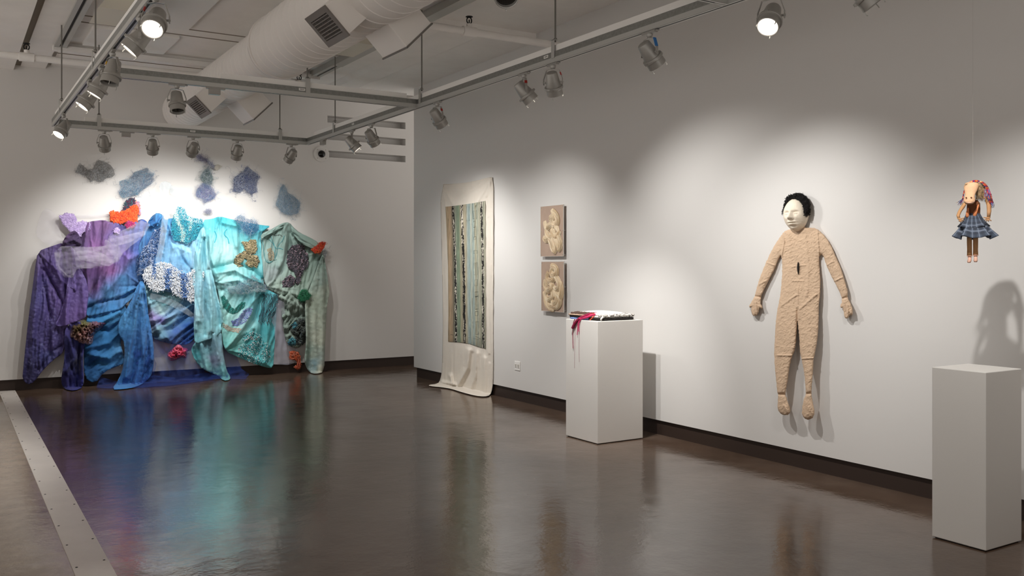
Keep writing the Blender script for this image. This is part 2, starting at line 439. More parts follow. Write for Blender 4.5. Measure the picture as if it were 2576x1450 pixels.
def register(y, side, L, grille, w=.38, h=.24, rows=7):
    # square stub at 45 degrees below the duct; local z runs outwards
    n = Vector((side*.7071, 0, -.7071)); u = Vector((0, 1, 0)); v = u.cross(n)
    R = Matrix((u, v, n)).transposed().to_4x4(); R.translation = Vector((0, y-8, 0))
    b = MB(); b.box((-w/2, -h/2, .18), (w/2, h/2, L), R); o = b.build('outlet_box', M['duct'], t, bevel=.004)
    if grille:
        b = MB(); f = .035; e = .012
        for lo, hi in (((-w/2-.01, -h/2-.01), (w/2+.01, -h/2+f)), ((-w/2-.01, h/2-f), (w/2+.01, h/2+.01)), ((-w/2-.01, -h/2+f), (-w/2+f, h/2-f)), ((w/2-f, -h/2+f), (w/2+.01, h/2-f))):
            b.box((lo[0], lo[1], L), (hi[0], hi[1], L+e), R)
        b.build('grille_frame', M['grille'], o)
        b = MB(); b.box((-w/2+f, -h/2+f, L-.002), (w/2-f, h/2-f, L+.001), R); b.build('grille_opening', M['black'], o)
        b = MB()
        for k in range(rows):
            q = -h/2+f+(h-2*f)*(k+.5)/rows; b.box((-w/2+f, q-.004, L+.002), (w/2-f, q+.004, L+.010), R)
        for k in range(14):
            q = -w/2+f+(w-2*f)*(k+.5)/14; b.box((q-.0025, -h/2+f, L+.001), (q+.0025, h/2-f, L+.006), R)
        b.build('louvres', M['grille'], o)
    else:
        b = MB(); b.box((-w/2-.008, -h/2-.008, L), (w/2+.008, -h/2+.004, L+.012), R); b.box((-w/2-.008, h/2-.004, L), (w/2+.008, h/2+.008, L+.012), R)
        b.box((-w/2-.008, -h/2, L), (-w/2+.004, h/2, L+.012), R); b.box((w/2-.004, -h/2, L), (w/2+.008, h/2, L+.012), R)
        b.build('rim', M['grille'], o)
register(6.14, -1, .45, True); register(6.2, 1, .46, False, .42, .28)
register(10.0, -1, .45, True, .40, .22); register(10.05, 1, .46, False, .40, .28)

# ceiling reflector fixtures and white panels
for x, lab in ((1.30, 'beige hipped fluorescent reflector under the ceiling, left of the duct'), (3.45, 'beige hipped fluorescent reflector under the ceiling, half hidden behind the duct')):
    t = empty('ceiling_fixture', (x, 8.72, 3.84)); tag(t, lab, 'light fixture')
    b = MB(); v = [(-.2, -.3, -.14), (.2, -.3, -.14), (.2, .3, -.14), (-.2, .3, -.14), (-.09, -.22, .02), (.09, -.22, .02), (.09, .22, .02), (-.09, .22, .02)]
    b.add(v, [(0,1,2,3), (4,7,6,5), (0,4,5,1), (1,5,6,2), (2,6,7,3), (3,7,4,0)]); b.build('reflector', mat('beige_enamel', '#e2dccd', .6), t)
    b = MB(); b.box((-.07, -.14, .02), (.07, .14, .09)); b.build('ballast_box', M['grille'], t)
for y0, y1, lab in ((7.6, 9.62, 'larger white panel fixed under the ceiling behind the bright spotlight'), (10.02, 10.88, 'smaller white panel under the ceiling next to the cross beam')):
    b = MB(); b.box((-.42, 0, 0), (.42, y1-y0, .03)); o = b.build('ceiling_panel', M['white'], bevel=.003); o.location = (1.68, y0, 3.90); tag(o, lab, 'panel', 'white ceiling panels')

# ------------------------------------------------------------------ lighting track
W2 = .02
def rail(axis, c, a0, a1, label, rods, cond, stickers=(), near=-1):
    """axis 'x' or 'y'; c = the fixed coordinate of the centre line; rods = positions of hangers"""
    mid = (a0+a1)/2
    t = empty('track_rail', (c, mid, ZT) if axis == 'y' else (mid, c, ZT)); tag(t, label, 'lighting track', 'suspended track rails')
    def bx(b, s0, s1, w0, w1, z0, z1):
        if axis == 'y': b.box((w0, s0-mid, z0), (w1, s1-mid, z1))
        else: b.box((s0-mid, w0, z0), (s1-mid, w1, z1))
    b = MB(); bx(b, a0, a1, -W2, W2, .002, .036); bx(b, a0, a1, -W2, -.008, 0, .003); bx(b, a0, a1, .008, W2, 0, .003); b.build('light_track', M['alu'], t)
    b = MB(); bx(b, a0+.08, a1-.08, -.0078, .0078, .0005, .0025); b.build('track_slot', M['slot'], t)
    b = MB(); bx(b, a0, a1, -W2+.002, W2-.002, .036, .079); b.build('strut_channel', M['steel'], t)
    b = MB(); bx(b, a0+cond[0], a1-cond[1], -.006, .045, .079, .122); bx(b, a0+cond[0], a1-cond[1], -.003, .042, .122, .128); b.build('white_wireway', M['white'], t)
    for r, ztop in rods:
        b = MB()
        sgn = near
        bx(b, r-.02, r+.02, sgn*(W2+.004), sgn*W2, .03, .165) if sgn > 0 else bx(b, r-.02, r+.02, -W2-.004, -W2, .03, .165)
        bx(b, r-.02, r+.02, -W2-.004, .012, .161, .165); k = b.build('hanger_bracket', M['alu'], t)
        p = (0, r-mid) if axis == 'y' else (r-mid, 0)
        b = MB(); b.tube([(p[0], p[1], .15), (p[0], p[1], ztop-ZT)], .0065, 8); b.lathe([(.013, .166), (.013, .178), (.0, .178)], 6, Matrix.Translation((p[0], p[1], 0))); b.build('hanger_rod', M['rod'], t)
    for s in stickers:
        b = MB(); bx(b, s-.028, s+.028, -W2-.0005, -W2+.003, .048, .068); k = b.build('label_sticker', M['white'], t)
        b = MB()
        for q in range(4): bx(b, s-.018+q*.010, s-.013+q*.010, -W2-.001, -W2, .054, .063)
        b.build('printed_code', M['black'], k)
    return t
XL, YM, YK, YN = .97, 7.70, 10.765, 3.72
XRR = 3.765
def xat(px, y): x, yy, z = ray(px, 0); return x/yy*y
def yat(px, x): xx, y, z = ray(px, 0); return y/xx*x
rail('y', XL, 2.0, YK+.02, 'left track rail running from near ceiling to its free corner at far left', [(yat(155, XL), 3.88), (yat(240, XL), 3.9)], (.0, .2))
rail('x', YK, XL+.02, XRR-.02, 'far track rail parallel to the back wall, above the textile piece', [(xat(249, YK), 3.93), (xat(704, YK), 3.93)], (.28, .22), [xat(484, YK)])
rail('x', YM, XL+.02, XRR-.02, 'middle track rail crossing between left and right rails', [(xat(773, YM), 3.93)], (.95, .1), [xat(758, YM)])
rail('y', XRR, -.6, YK+.02, 'right track rail parallel to right wall, longest and nearest', [(yat(843, XRR), 3.88), (yat(1061, XRR), 3.88), (yat(1397, XRR), 3.96), (1.5, 3.96)], (.0, .25), [yat(892, XRR), yat(1379, XRR)])
rail('x', YN, XL+.02, XRR-.02, 'near track rail whose end shows at the top edge of picture', [(2.2, 3.93)], (.2, .2))

# ------------------------------------------------------------------ track spotlights
KL = .84
def lamp(rail_axis, x, y, aim, label, lit=True, pitch=None, yaw=None, tape=None, patch=None, power=60., size=75., blend=.75, beam=True, col=(1, .985, .965)):
    t = empty('track_spotlight', (x, y, ZT)); tag(t, label, 'spotlight', 'grey track spotlights')
    t.scale = (KL, KL, KL); piv = Vector((x, y, ZT-.165*KL)); d = Vector(aim)-piv
    if yaw is None: yaw = math.atan2(-d.x, d.y)
    if pitch is None: pitch = math.atan2(math.hypot(d.x, d.y), -d.z)
    rr = 0 if rail_axis == 'y' else math.pi/2
    b = MB(); R = Matrix.Rotation(rr, 4, 'Z')
    b.box((-.016, -.075, -.020), (.016, .075, .0), R); b.box((-.011, -.10, -.014), (.011, .06, -.003), R); b.lathe([(.014, -.052), (.022, -.040), (.026, -.020)], 14); b.build('track_adapter', M['lamp'], t, bevel=.002)
    Yw = Matrix.Rotation(yaw, 4, 'Z')
    b = MB(); th = .004; w = .011
    P = [(-.086, -.185), (-.086, -.135), (-.058, -.058), (0, -.050), (.058, -.058), (.086, -.135), (.086, -.185)]
    for i in range(len(P)-1):
        (x0, z0), (x1, z1) = P[i], P[i+1]; dd = Vector((x1-x0, 0, z1-z0)); n = Vector((-dd.z, 0, dd.x)).normalized()*th/2
        v = []
        for (xx, zz_) in ((x0, z0), (x1, z1)):
            for sg in (-1, 1):
                for yy in (-w, w): v.append(Yw @ Vector((xx+n.x*sg, yy, zz_+n.z*sg)))
        b.add(v, [(0,1,3,2), (4,6,7,5), (0,4,5,1), (2,3,7,6), (0,2,6,4), (1,5,7,3)])
    for s in (-1, 1): b.tube([Yw @ Vector((s*.092, 0, -.165)), Yw @ Vector((s*.066, 0, -.165))], .008, 8)
    yk = b.build('yoke', M['lamp'], t)
    if tape:
        b = MB(); ln = {'s': .014, 'l': .036}[tape[0]]
        R = Yw @ Matrix.Translation((tape[2]*.071, 0, -.093)) @ Matrix.Rotation(-tape[2]*math.atan2(.028, .077), 4, 'Y')
        b.box((-.0035, -.0125, -ln), (.0035, .0125, ln), R); k = b.build('tape', M[tape[1]], yk); k['label'] = tape[1]+' tape'
    H = Matrix.Translation((0, 0, -.165)) @ Yw @ Matrix.Rotation(pitch, 4, 'X')
    b = MB()
    b.lathe([(0, .096), (.034, .095), (.047, .088), (.051, .078), (.0615, .0), (.066, -.028), (.066, -.034), (.080, -.036), (.082, -.042), (.082, -.054), (.079, -.058), (.070, -.060), (.072, -.112), (.068, -.115), (.064, -.112), (.060, -.075), (.0, -.070)], 28, H, cap=False)
    b.box((-.012, -.090, -.056), (.012, -.076, -.038), H); b.box((-.012, .076, -.056), (.012, .090, -.038), H)
    hs = b.build('housing', M['lamp'], t, auto=.6)
    for k in range(3):
        a = 2.1*k+.5; b = MB()
        c, s = math.cos(a), math.sin(a)
        b.tube([H @ Vector((.069*c, .069*s, -.108)), H @ Vector((.072*c, .072*s, -.135)), H @ Vector((.066*c, .066*s, -.142))], .0035, 6); b.build('lens_clip', M['alu'], hs)
    if lit:
        b = MB(); b.lathe([(.040, -.099), (.0, -.101)], 24, H); b.m = 1; b.lathe([(.0635, -.1085), (.040, -.099)], 24, H, cap=False); b.build('lens', [M['lens_on'], M['lens_rim']], hs)
    else:
        b = MB(); b.lathe([(.062, -.09), (.0, -.088)], 24, H); b.tube([H @ Vector((0, 0, -.09)), H @ Vector((0, 0, -.112))], .009, 8); b.build('lens', M['lampdk'], hs)
    if patch:
        b = MB(); n = 8; v = []
        for k in range(n+1):
            a = patch[1]+(k/n-.5)*1.1; c, s = math.cos(a), math.sin(a)
            for z, r in ((.066, .0532), (.044, .0562)): v.append(H @ Vector((r*c, r*s, z)))
        b.add(v, [(2*k, 2*k+1, 2*k+3, 2*k+2) for k in range(n)]); k = b.build('tape', M[patch[0]], hs); k['label'] = patch[0]+' masking tape on the lamp body'
    if lit and beam:
        L = bpy.data.lights.new('spot_beam', 'SPOT'); L.energy = power; L.spot_size = math.radians(size); L.spot_blend = blend; L.shadow_soft_size = .022; L.color = col
        o = bpy.data.objects.new('spot_beam', L); C.objects.link(o)
        dr = (H @ Vector((0, 0, -1)))-(H @ Vector((0, 0, 0))); p = Vector((x, y, ZT)) + KL*(H @ Vector((0, 0, -.118)))
        o.location = p; o.rotation_euler = dr.to_track_quat('-Z', 'Y').to_euler()
    return t
def junction(axis, x, y, label):
    t = empty('hanging_track_adapter', (x, y, ZT)); tag(t, label, 'adapter')
    R = Matrix.Rotation(0 if axis == 'y' else math.pi/2, 4, 'Z')
    b = MB(); b.box((-.016, -.09, -.014), (.016, .06, 0), R); b.box((-.005, -.08, 0), (.005, .05, .02), R); b.build('contact_bar', M['lamp'], t)
    b = MB(); b.box((-.024, -.05, -.060), (.024, .04, -.014), R); b.build('adapter_body', M['lamp'], t, bevel=.003)

for i, (px, tx, pt, lab) in enumerate(((262, 1.3, .72, 'leftmost'), (384, 1.85, .70, 'second from left'), (486, 2.35, .90, 'middle, most tilted'), (597, 2.95, .66, 'second from right'), (733, 3.7, .82, 'rightmost'))):
    X = xat(px, YK); lamp('x', X, YK, (tx+(tx-X)*.2, YB, 1.1), '%s of five grey spotlights on the far rail lighting the textiles' % lab, pitch=pt, yaw=(-.28, -.18, .08, .0, .32)[i], power=P_BACK[i], size=S_BACK, blend=.8)
junction('x', xat(316, YK), YK, 'small grey adapter box on the far rail between two spotlights')
junction('x', xat(538, YM), YM, 'small adapter box with blue glint under the middle rail')
junction('y', XRR, yat(812, XRR), 'small adapter box on right rail above the dome camera')
RL = [(885, (XR, 8.75, 1.0), 'tilted lit spotlight at far end of right rail, glowing lens visible', None, None, 1), (934, (XR, 9.5, 1.0), 'grey spotlight on right rail before the back wall slots, second from its far end', None, None, 1),
      (1100, (XR, 7.7, 1.0), 'spotlight just right of the rail corner with short red tape', ('s', 'red', 1), None, 1), (1318, (XR, 5.35, .95), 'spotlight with blue masking tape on its body, right rail', ('s', 'red', 1), ('blue', 2.6), 1),
      (1391, (4.70, 6.18, .9), 'upright spotlight with red tape on yoke, above the textile stack', ('s', 'red', 1), None, 1), (1634, (XR, 4.35, 1.15), 'large spotlight with blue taped yoke arm on the right rail', ('l', 'blue', 1), None, 1)]
for i, (px, aim, lab, tp, pa, lit) in enumerate(RL):
    lamp('y', XRR, yat(px, XRR), aim, lab, True, tape=tp, patch=pa, power=P_RIGHT[i], size=S_RIGHT[i], blend=1.0)
lamp('y', XRR, 3.40, (3.05, 3.05, 1.95), 'brightly lit spotlight hanging above the bodysuit figure', True, power=P_MISC[0], size=70)
lamp('y', XRR, 2.83, (4.6, 2.2, 1.5), 'unlit spotlight cut off by the top edge at right', False)
lamp('y', XRR, 2.49, (4.85, 2.72, 1.35), 'spotlight out of the frame aimed at the hanging doll', True, power=P_MISC[1], size=80, blend=.85)
LL = [(160, (-.50, -.28, -.75), 'lit spotlight at the far corner of left rail, lens facing out', None, True, 1), (225, (-.6, -.02, -.78), 'second lit spotlight from far end of the left rail, lens edge glowing', None, True, 1), (254, (-.5, .08, -.85), 'lit spotlight half hidden behind the unlit one on left rail', None, True, 1),
      (283, (-.25, -.12, -.95), 'unlit spotlight with yellow and black tape on left rail', ('s', 'yellow', 1), False, 0), (352, (-.62, .12, -.72), 'lit spotlight seen as a thin bright ellipse below the brightest one', None, True, 1), (392, (-.30, -.60, -.65), 'brightest spotlight on left rail, shining at the camera', ('s', 'red', 1), True, 1)]
for i, (px, aim, lab, tp, lit, _) in enumerate(LL):
    Yl = yat(px, XL); lamp('y', XL, Yl, (XL+aim[0], Yl+aim[1], ZT-.165+aim[2]), lab, lit, tape=tp, power=P_LEFT[i], size=80)
lamp('x', xat(445, YM), YM, (xat(445, YM), YM-.5, 1.2), 'unlit grey spotlight hanging alone from the middle rail', False)
lamp('x', xat(1270, YN), YN, (1.6, 2.2, 1.2), 'unlit spotlight cut off by the top edge at centre', False)

# ------------------------------------------------------------------ wall fittings
p = bw(808, 388)
t = empty('dome_camera', p); tag(t, 'round white wall plate with small black dome beside the wall slots', 'security camera')
Rb = Matrix.Rotation(math.radians(90), 4, 'X')
b = MB(); b.lathe([(.115, 0), (.115, .010), (.108, .016), (.06, .018), (0, .018)], 36, Rb); b.build('mounting_plate', M['wall'], t, auto=.6)
b = MB(); b.lathe([(.052, .016), (.050, .03), (.04, .045), (.022, .055), (0, .058)], 24, Rb); b.build('dome', mat('smoked_dome', '#0c0a0a', .12), t, smooth=True)
for k in range(4):
    a = math.pi/4+k*math.pi/2; b = MB(); b.lathe([(.005, .016), (.005, .0195), (0, .0195)], 8, Matrix.Translation((.085*math.cos(a), 0, .085*math.sin(a))) @ Rb); b.build('screw', M['gap'], t)
p = rw(1302, 921)
t = empty('wall_outlet', p); tag(t, 'white double power outlet on the right wall below the panels', 'power outlet')
b = MB(); b.box((-.006, -.056, -.05), (0, .056, .05)); b.build('cover_plate', M['white'], t, bevel=.003)
for dy in (-.026, .026):
    b = MB(); b.box((-.009, dy-.017, -.022), (-.005, dy+.017, .022)); k = b.build('socket', mat('outlet_plastic', '#cfcac2', .5), t, bevel=.002)
    b = MB()
    for q in (-.006, .006): b.box((-.0095, dy+q-.0012, -.002), (-.0088, dy+q+.0012, .009))
    b.box((-.0095, dy-.003, -.013), (-.0088, dy+.003, -.008)); b.build('socket_slots', M['slot'], k)

# ------------------------------------------------------------------ pedestals
M['ped'] = mat('painted_plinth', '#dedad4', .6, bump=.10, bscale=140, bdist=.002)
def pedestal(x0, x1, y0, y1, h, label, rz=0.):
    t = empty('pedestal', ((x0+x1)/2, (y0+y1)/2, 0), rz); tag(t, label, 'pedestal')
    a, c = (x1-x0)/2, (y1-y0)/2
    b = MB(); b.box((-a, -c, .006), (a, c, h)); b.build('plinth_body', M['ped'], t, bevel=.004)
    b = MB(); b.box((-a+.012, -c+.012, 0), (a-.012, c-.012, .006)); b.build('foot', M['slot'], t)
pedestal(4.607, 5.098, 6.035, 6.49, 1.028, 'white pedestal carrying the folded knitted textiles, beside the framed panels')
pedestal(4.602, 4.942, 2.703, 3.008, .938, 'empty white pedestal under the hanging doll at right edge')
# ------------------------------------------------------------------ the big textile piece on the back wall
def K(x0, y0, s): return lambda *a: [(x0+a[i]/s, y0+a[i+1]/s) for i in range(0, len(a), 2)]
A = K(0, 380, 2.338); B = K(300, 380, 2.338)
D1 = K(170, 380, 7.25); D2 = K(470, 380, 8.057); D3 = K(560, 540, 6.589); D4 = K(540, 740, 6.59); D5 = K(340, 600, 7.25); D6 = K(340, 780, 6.903); D7 = K(50, 780, 6.59)
def ck(f, l):   # colour control points given in a crop
    return [(*f(x, y)[0], c) for x, y, c in l]
def fk(f, l):   # fold lines given in a crop
    return [(f(*p), w, h) if len(r) == 0 else (f(*p), w, h, *r) for p, w, h, *r in l]
M['cloth'] = mat('dyed_cotton', '#888888', .9, attr=True, var=.13, vscale=7, bump=.55, bscale=22, sheen=.1, bdist=.012, translucent=.10)
M['painted'] = mat('painted_cloth', '#888888', .62, attr=True, var=.14, vscale=14, bump=.55, bscale=42, bdist=.008)
M['yarn'] = mat('yarn', '#888888', .9, attr=True, sheen=.3)
M['gloss'] = mat('glossy_thread', '#888888', .3, attr=True)
def pin1(x, y, poly):
    r = False; j = len(poly)-1
    for i in range(len(poly)):
        xi, yi = poly[i]; xj, yj = poly[j]
        if (yi > y) != (yj > y) and x < (xj-xi)*(y-yi)/(yj-yi)+xi: r = not r
        j = i
    return r
def rays(f, px, py, tg, w=3.2, h=.03):
    """sharp tension folds running from a pin, alternating ridge and valley"""
    return [(f(px, py, (px+x)/2+(4 if i % 2 else -4), (py+y)/2, x, y), w*(1.0 if i % 2 else .8), h if i % 2 == 0 else -h*.8, .8) for i, (x, y) in enumerate(tg)]
def tulle_mat(name, col, tr): return mat(name, col, .8, trans=tr, translucent=.35)

def tufts(name, wall_at, polys, n, L, r, cols, parent=None, m=None, up=.0, lift=.0, bend=.5, seg=3, sides=4, label=None, stripe=None, seed=5, blob=False):
    """pile of yarn ends standing out of the cloth inside the outlines"""
    rg = random.Random(seed); b = MB(); lc = [lin(c) for c in cols]
    areas = [abs(sum(p[i][0]*p[(i+1) % len(p)][1]-p[(i+1) % len(p)][0]*p[i][1] for i in range(len(p)))) for p in polys]; T = sum(areas)
    for p, ar in zip(polys, areas):
        xs = [q[0] for q in p]; ys = [q[1] for q in p]; k = int(n*ar/T); c = 0; tries = 0
        while c < k and tries < k*20:
            tries += 1
            x = rg.uniform(min(xs), max(xs)); y = rg.uniform(min(ys), max(ys))
            if not pin1(x, y, p): continue
            c += 1
            P = wall_at(x, y, lift)
            d = Vector((rg.gauss(0, bend), -1, rg.gauss(-up, bend))); d.normalize()
            e = Vector((rg.gauss(0, .5), rg.gauss(0, .2), rg.gauss(-.6, .5)))*bend
            l = L*rg.uniform(.6, 1.3)
            if stripe: col = lin(stripe(x, y, rg))
            else: col = rg.choice(lc)
            f = rg.uniform(.82, 1.15); col = tuple(min(1, q*f) for q in col)
            rr = r*rg.uniform(.75, 1.25)
            if bend >= .65:                      # looped yarn
                a = rg.uniform(0, 6.3); sd = Vector((math.cos(a), rg.gauss(0, .15), math.sin(a)))*(rr*2.6); l *= .62
                b.tube([P-sd, P-sd*1.15+d*(l*.6), P+d*l, P+sd*1.15+d*(l*.6), P+sd], rr, sides, col); continue
            pts = [P+d*(l*t)+e*(l*t*t) for t in [i/(seg-1) for i in range(seg)]]
            b.tube(pts, rr, sides, col, [1, 1.05, .7] if seg == 3 else [1]*(seg-1)+[.7])
    o = b.build(name, m or M['yarn'], parent, smooth=True)
    if label: o['label'] = label
    return o
def scribble(name, wall, poly, n, r, cols, depth=(.01, .09), seg=12, step=6., parent=None, m=None, seed=3, curl=.9, label=None, sides=3, fringe=0.):
    """loose tangle of thread inside an outline"""
    rg = random.Random(seed); b = MB(); lc = [lin(c) for c in cols]
    xs = [q[0] for q in poly]; ys = [q[1] for q in poly]
    def ok(x, y): return pin1(x, y, poly)
    for _ in range(n):
        for _t in range(60):
            x = rg.uniform(min(xs), max(xs)); y = rg.uniform(min(ys), max(ys))
            if ok(x, y): break
        a = rg.uniform(0, 6.3); w = rg.gauss(0, curl); h = rg.uniform(*depth); pts = []
        for k in range(seg):
            pts.append(wall(x, y, h)); a += w*.6+rg.gauss(0, .5); nx, ny = x+math.cos(a)*step, y+math.sin(a)*step
            if not ok(nx, ny) and rg.random() > fringe:
                a += 1.6; nx, ny = x+math.cos(a)*step*.6, y+math.sin(a)*step*.6
            x, y = nx, ny; h = min(max(h+rg.gauss(0, .010), depth[0]), depth[1])
        c = rg.choice(lc); f = rg.uniform(.8, 1.15)
        b.tube(pts, r*rg.uniform(.7, 1.3), sides, tuple(min(1, q*f) for q in c))
    o = b.build(name, m or M['gloss'], parent, smooth=True)
    if label: o['label'] = label
    return o
def thing(name, at, label, cat, group=None):
    return tag(empty(name, at), label, cat, group)
def under(parent, *obs):
    """hang finished meshes under their thing without moving them"""
    inv = Matrix.Translation(-Vector(parent.location))
    for o in obs:
        o.data.transform(inv); o.parent = parent
G = 'dyed cloths of the textile piece'

# --- 1 dark purple sleeve cloth at far left
pur = [(a, b_, c) for a, b_, c in ck(A, [(230,600,'#5b4e7a'),(300,700,'#5c4c86'),(420,600,'#5b4876'),(240,800,'#50487e'),(400,900,'#5e4c88'),(180,1000,'#463f72'),(300,1150,'#4c4378'),(170,1300,'#2c2a52'),(230,1280,'#34305e'),(440,950,'#6a5592'),(330,820,'#57477e'),(270,1200,'#46487e'),(200,870,'#545088')])]
t = thing('draped_cloth', bw(95, 760), 'dark purple sleeve-like painted cloth at the far left of the textile piece', 'cloth', G)
s1 = Sheet(bw, A(222,590, 300,562, 372,538, 425,560, 470,640, 492,740, 470,860, 410,930, 400,1020, 392,1110, 372,1190, 312,1230, 250,1292, 200,1362, 160,1376, 132,1342, 137,1280, 150,1150, 166,1000, 186,850, 205,700), sp=2.2, off=.13,
  folds=rays(A, 226, 596, [(215,900),(250,860),(290,900),(330,830),(380,740)])+rays(A, 372, 542, [(330,700),(370,760),(410,740),(455,720)])+fk(A, [((225,600, 262,800, 300,1000, 290,1180), 6, -.05), ((240,640, 215,800, 190,1100), 9, .05), ((262,700, 330,820, 380,920), 5, -.05), ((300,640, 360,760, 470,840), 7, .04), ((370,560, 372,720, 395,860), 6, -.05), ((420,570, 430,700, 440,800), 7, .05), ((300,1000, 310,1180), 6, .04), ((230,1290, 310,1180, 390,1130), 5, -.03)]),
  drape=.016, dsx=16, dsy=260, ang=.06, wr=.010, wsc=7, seed=21, cols=pur, speck=.35, speckc='#8d92c4', crease=.006)
o1 = s1.build('sleeve', M['painted']); 
s1b = Sheet(bw, A(425,640, 500,730, 522,830, 512,920, 505,988, 440,1008, 372,1034, 318,1030, 345,985, 380,880, 400,760), sp=3, off=.19, folds=fk(A, [((430,680, 380,900, 350,1020), 5, -.04), ((400,800, 385,1030), 5, .03), ((480,740, 500,980), 7, .03)]), drape=.014, dsx=16, dsy=150, ang=.15, wr=.009, wsc=7, seed=23, cols=pur, speck=.3, speckc='#9f93c8')
o2 = s1b.build('cuff_flap', M['painted']); under(t, o1, o2)

s1d = Sheet(bw, A(362,548, 385,505, 412,478, 446,466, 470,505, 486,548, 462,566, 436,560, 400,575), sp=2, off=.16, folds=fk(A, [((385,540, 430,520, 475,545), 5, .05), ((400,500, 440,490), 4, -.03)]), drape=.02, dsx=10, dsy=40, ang=1.0, wr=.008, seed=27, cols=ck(A, [(400,500,'#5a4468'),(450,520,'#48385a'),(420,560,'#3e3052')]))
under(t, s1d.build('collar_fold', M['cloth']))
# --- 2 navy tail
t = thing('draped_cloth', bw(185, 900), 'navy blue cloth tail hanging to the floor beside the dark purple cloth', 'cloth', G)
s2 = Sheet(bw, A(375,1060, 420,1010, 480,1000, 510,1090, 490,1180, 494,1300, 492,1388, 440,1412, 376,1402, 358,1360, 368,1290, 382,1210), sp=3, off=.17, folds=fk(A, [((400,1090, 440,1220, 380,1300), 7, .06), ((470,1120, 460,1250, 450,1390), 5, -.06), ((480,1200, 485,1380), 5, .05)]), drape=.03, dsx=16, dsy=80, ang=-.2, wr=.01, wsc=10, seed=25, cols=ck(A, [(420,1060,'#4a427c'),(400,1150,'#34346c'),(450,1250,'#20224e'),(470,1350,'#2a2f78'),(400,1350,'#2e2c66'),(480,1100,'#3a3c80')]))
under(t, s2.build('cloth', M['cloth']))

# --- 3 purple and magenta cloth
t = thing('draped_cloth', bw(290, 650), 'violet and magenta dyed cloth fading to blue, below the orange yarn', 'cloth', G)
s3 = Sheet(bw, A(430,450, 520,416, 612,405, 645,420, 700,425, 745,450, 800,415, 838,398, 870,420, 878,500, 860,600, 842,700, 838,800, 800,850, 740,900, 690,960, 600,985, 500,985, 515,860, 500,740, 455,640, 380,560), sp=2.2, off=.075,
  folds=rays(A, 520, 418, [(490,620),(520,700),(560,640)])+rays(A, 700, 426, [(610,560),(650,640),(700,640),(740,600)])+rays(A, 840, 402, [(760,520),(790,600),(830,640)])+rays(A, 838, 790, [(740,720),(690,800),(620,880),(700,900),(560,930)])+fk(A, [((600,420, 590,560, 560,780, 530,860), 7, -.045), ((520,430, 505,600, 520,840), 9, .04), ((640,430, 650,600, 600,800), 10, .035), ((840,410, 780,600, 700,740, 560,900), 9, .045), ((838,780, 740,860, 560,900, 505,930), 6, -.04), ((820,830, 700,930, 520,970), 8, .05), ((720,600, 760,640, 830,600), 6, .02), ((870,440, 840,600, 835,760), 5, -.04)]),
  drape=.02, dsx=18, dsy=120, ang=.15, wr=.006, wsc=14, seed=31, warp=10,
  cols=ck(A, [(450,480,'#5e4670'),(520,440,'#7a5a8c'),(480,560,'#66507e'),(560,560,'#8a6298'),(600,650,'#8f639c'),(520,700,'#6e4e86'),(560,800,'#6a4c82'),(650,700,'#94669f'),(720,620,'#7a68a8'),(700,500,'#6f6299'),(780,460,'#5a66a4'),(850,440,'#4f6cb0'),(830,560,'#4a66a8'),(720,760,'#4c82b4'),(640,840,'#4a80b0'),(800,700,'#4a74ae'),(560,940,'#2f6a9c'),(660,930,'#3f7cb2'),(760,830,'#4b86b8'),(600,430,'#80608e')]))
under(t, s3.build('cloth', M['cloth']))
lil = [A(350,385, 390,370, 430,378, 445,400, 440,440, 455,465, 425,480, 405,460, 370,420), A(450,425, 490,415, 525,430, 528,455, 500,470, 478,480, 470,505, 430,500, 420,475, 450,462), A(672,465, 690,455, 702,468, 695,482, 676,480)]
t2 = thing('yarn_patch', bw(185, 570), 'lilac looped yarn patch at top left of the violet cloth', 'yarn patch', 'yarn patches of the textile piece')
under(t2, tufts('yarn_pile', lambda x, y, l: bw(x, y, .11+l), lil, 1500, .016, .0052, ['#b59fce', '#c3afd8', '#a994c6'], bend=.8, seed=4))

# --- 4 blue drape
t = thing('draped_cloth', bw(300, 850), 'mid blue cloth gathered and falling in a pointed tail to the floor', 'cloth', G)
bl = ck(A, [(520,940,'#3a7cb0'),(640,960,'#3f86ba'),(600,1050,'#2a6ca4'),(540,1150,'#1f5a92'),(520,1250,'#16497e'),(620,1200,'#3575aa'),(700,1180,'#4d88ba'),(760,1000,'#4d8ec4'),(820,900,'#4a84bc'),(840,1000,'#3f7ab6'),(800,1150,'#3a74b4'),(860,1200,'#3468ac'),(880,1280,'#2f60a4'),(760,1320,'#3b78b8'),(700,1385,'#3f7ebc'),(820,1330,'#2b5aa0'),(860,1080,'#4478b4'),(640,1110,'#2e70a8')])
s4b = Sheet(bw, A(500,985, 560,960, 640,960, 760,880, 700,1100, 740,1250, 700,1262, 610,1300, 560,1370, 495,1340, 492,1180), sp=3, off=.10, folds=fk(A, [((500,1000, 600,1010, 700,950), 7, .05), ((520,1040, 640,1060, 760,960), 7, -.04), ((505,1160, 640,1130, 760,1010), 8, .04), ((540,1200, 640,1220, 700,1180), 8, .05), ((500,1260, 620,1240), 7, -.03)]), drape=.02, dsx=20, dsy=90, ang=.8, wr=.008, wsc=12, seed=33, cols=bl)
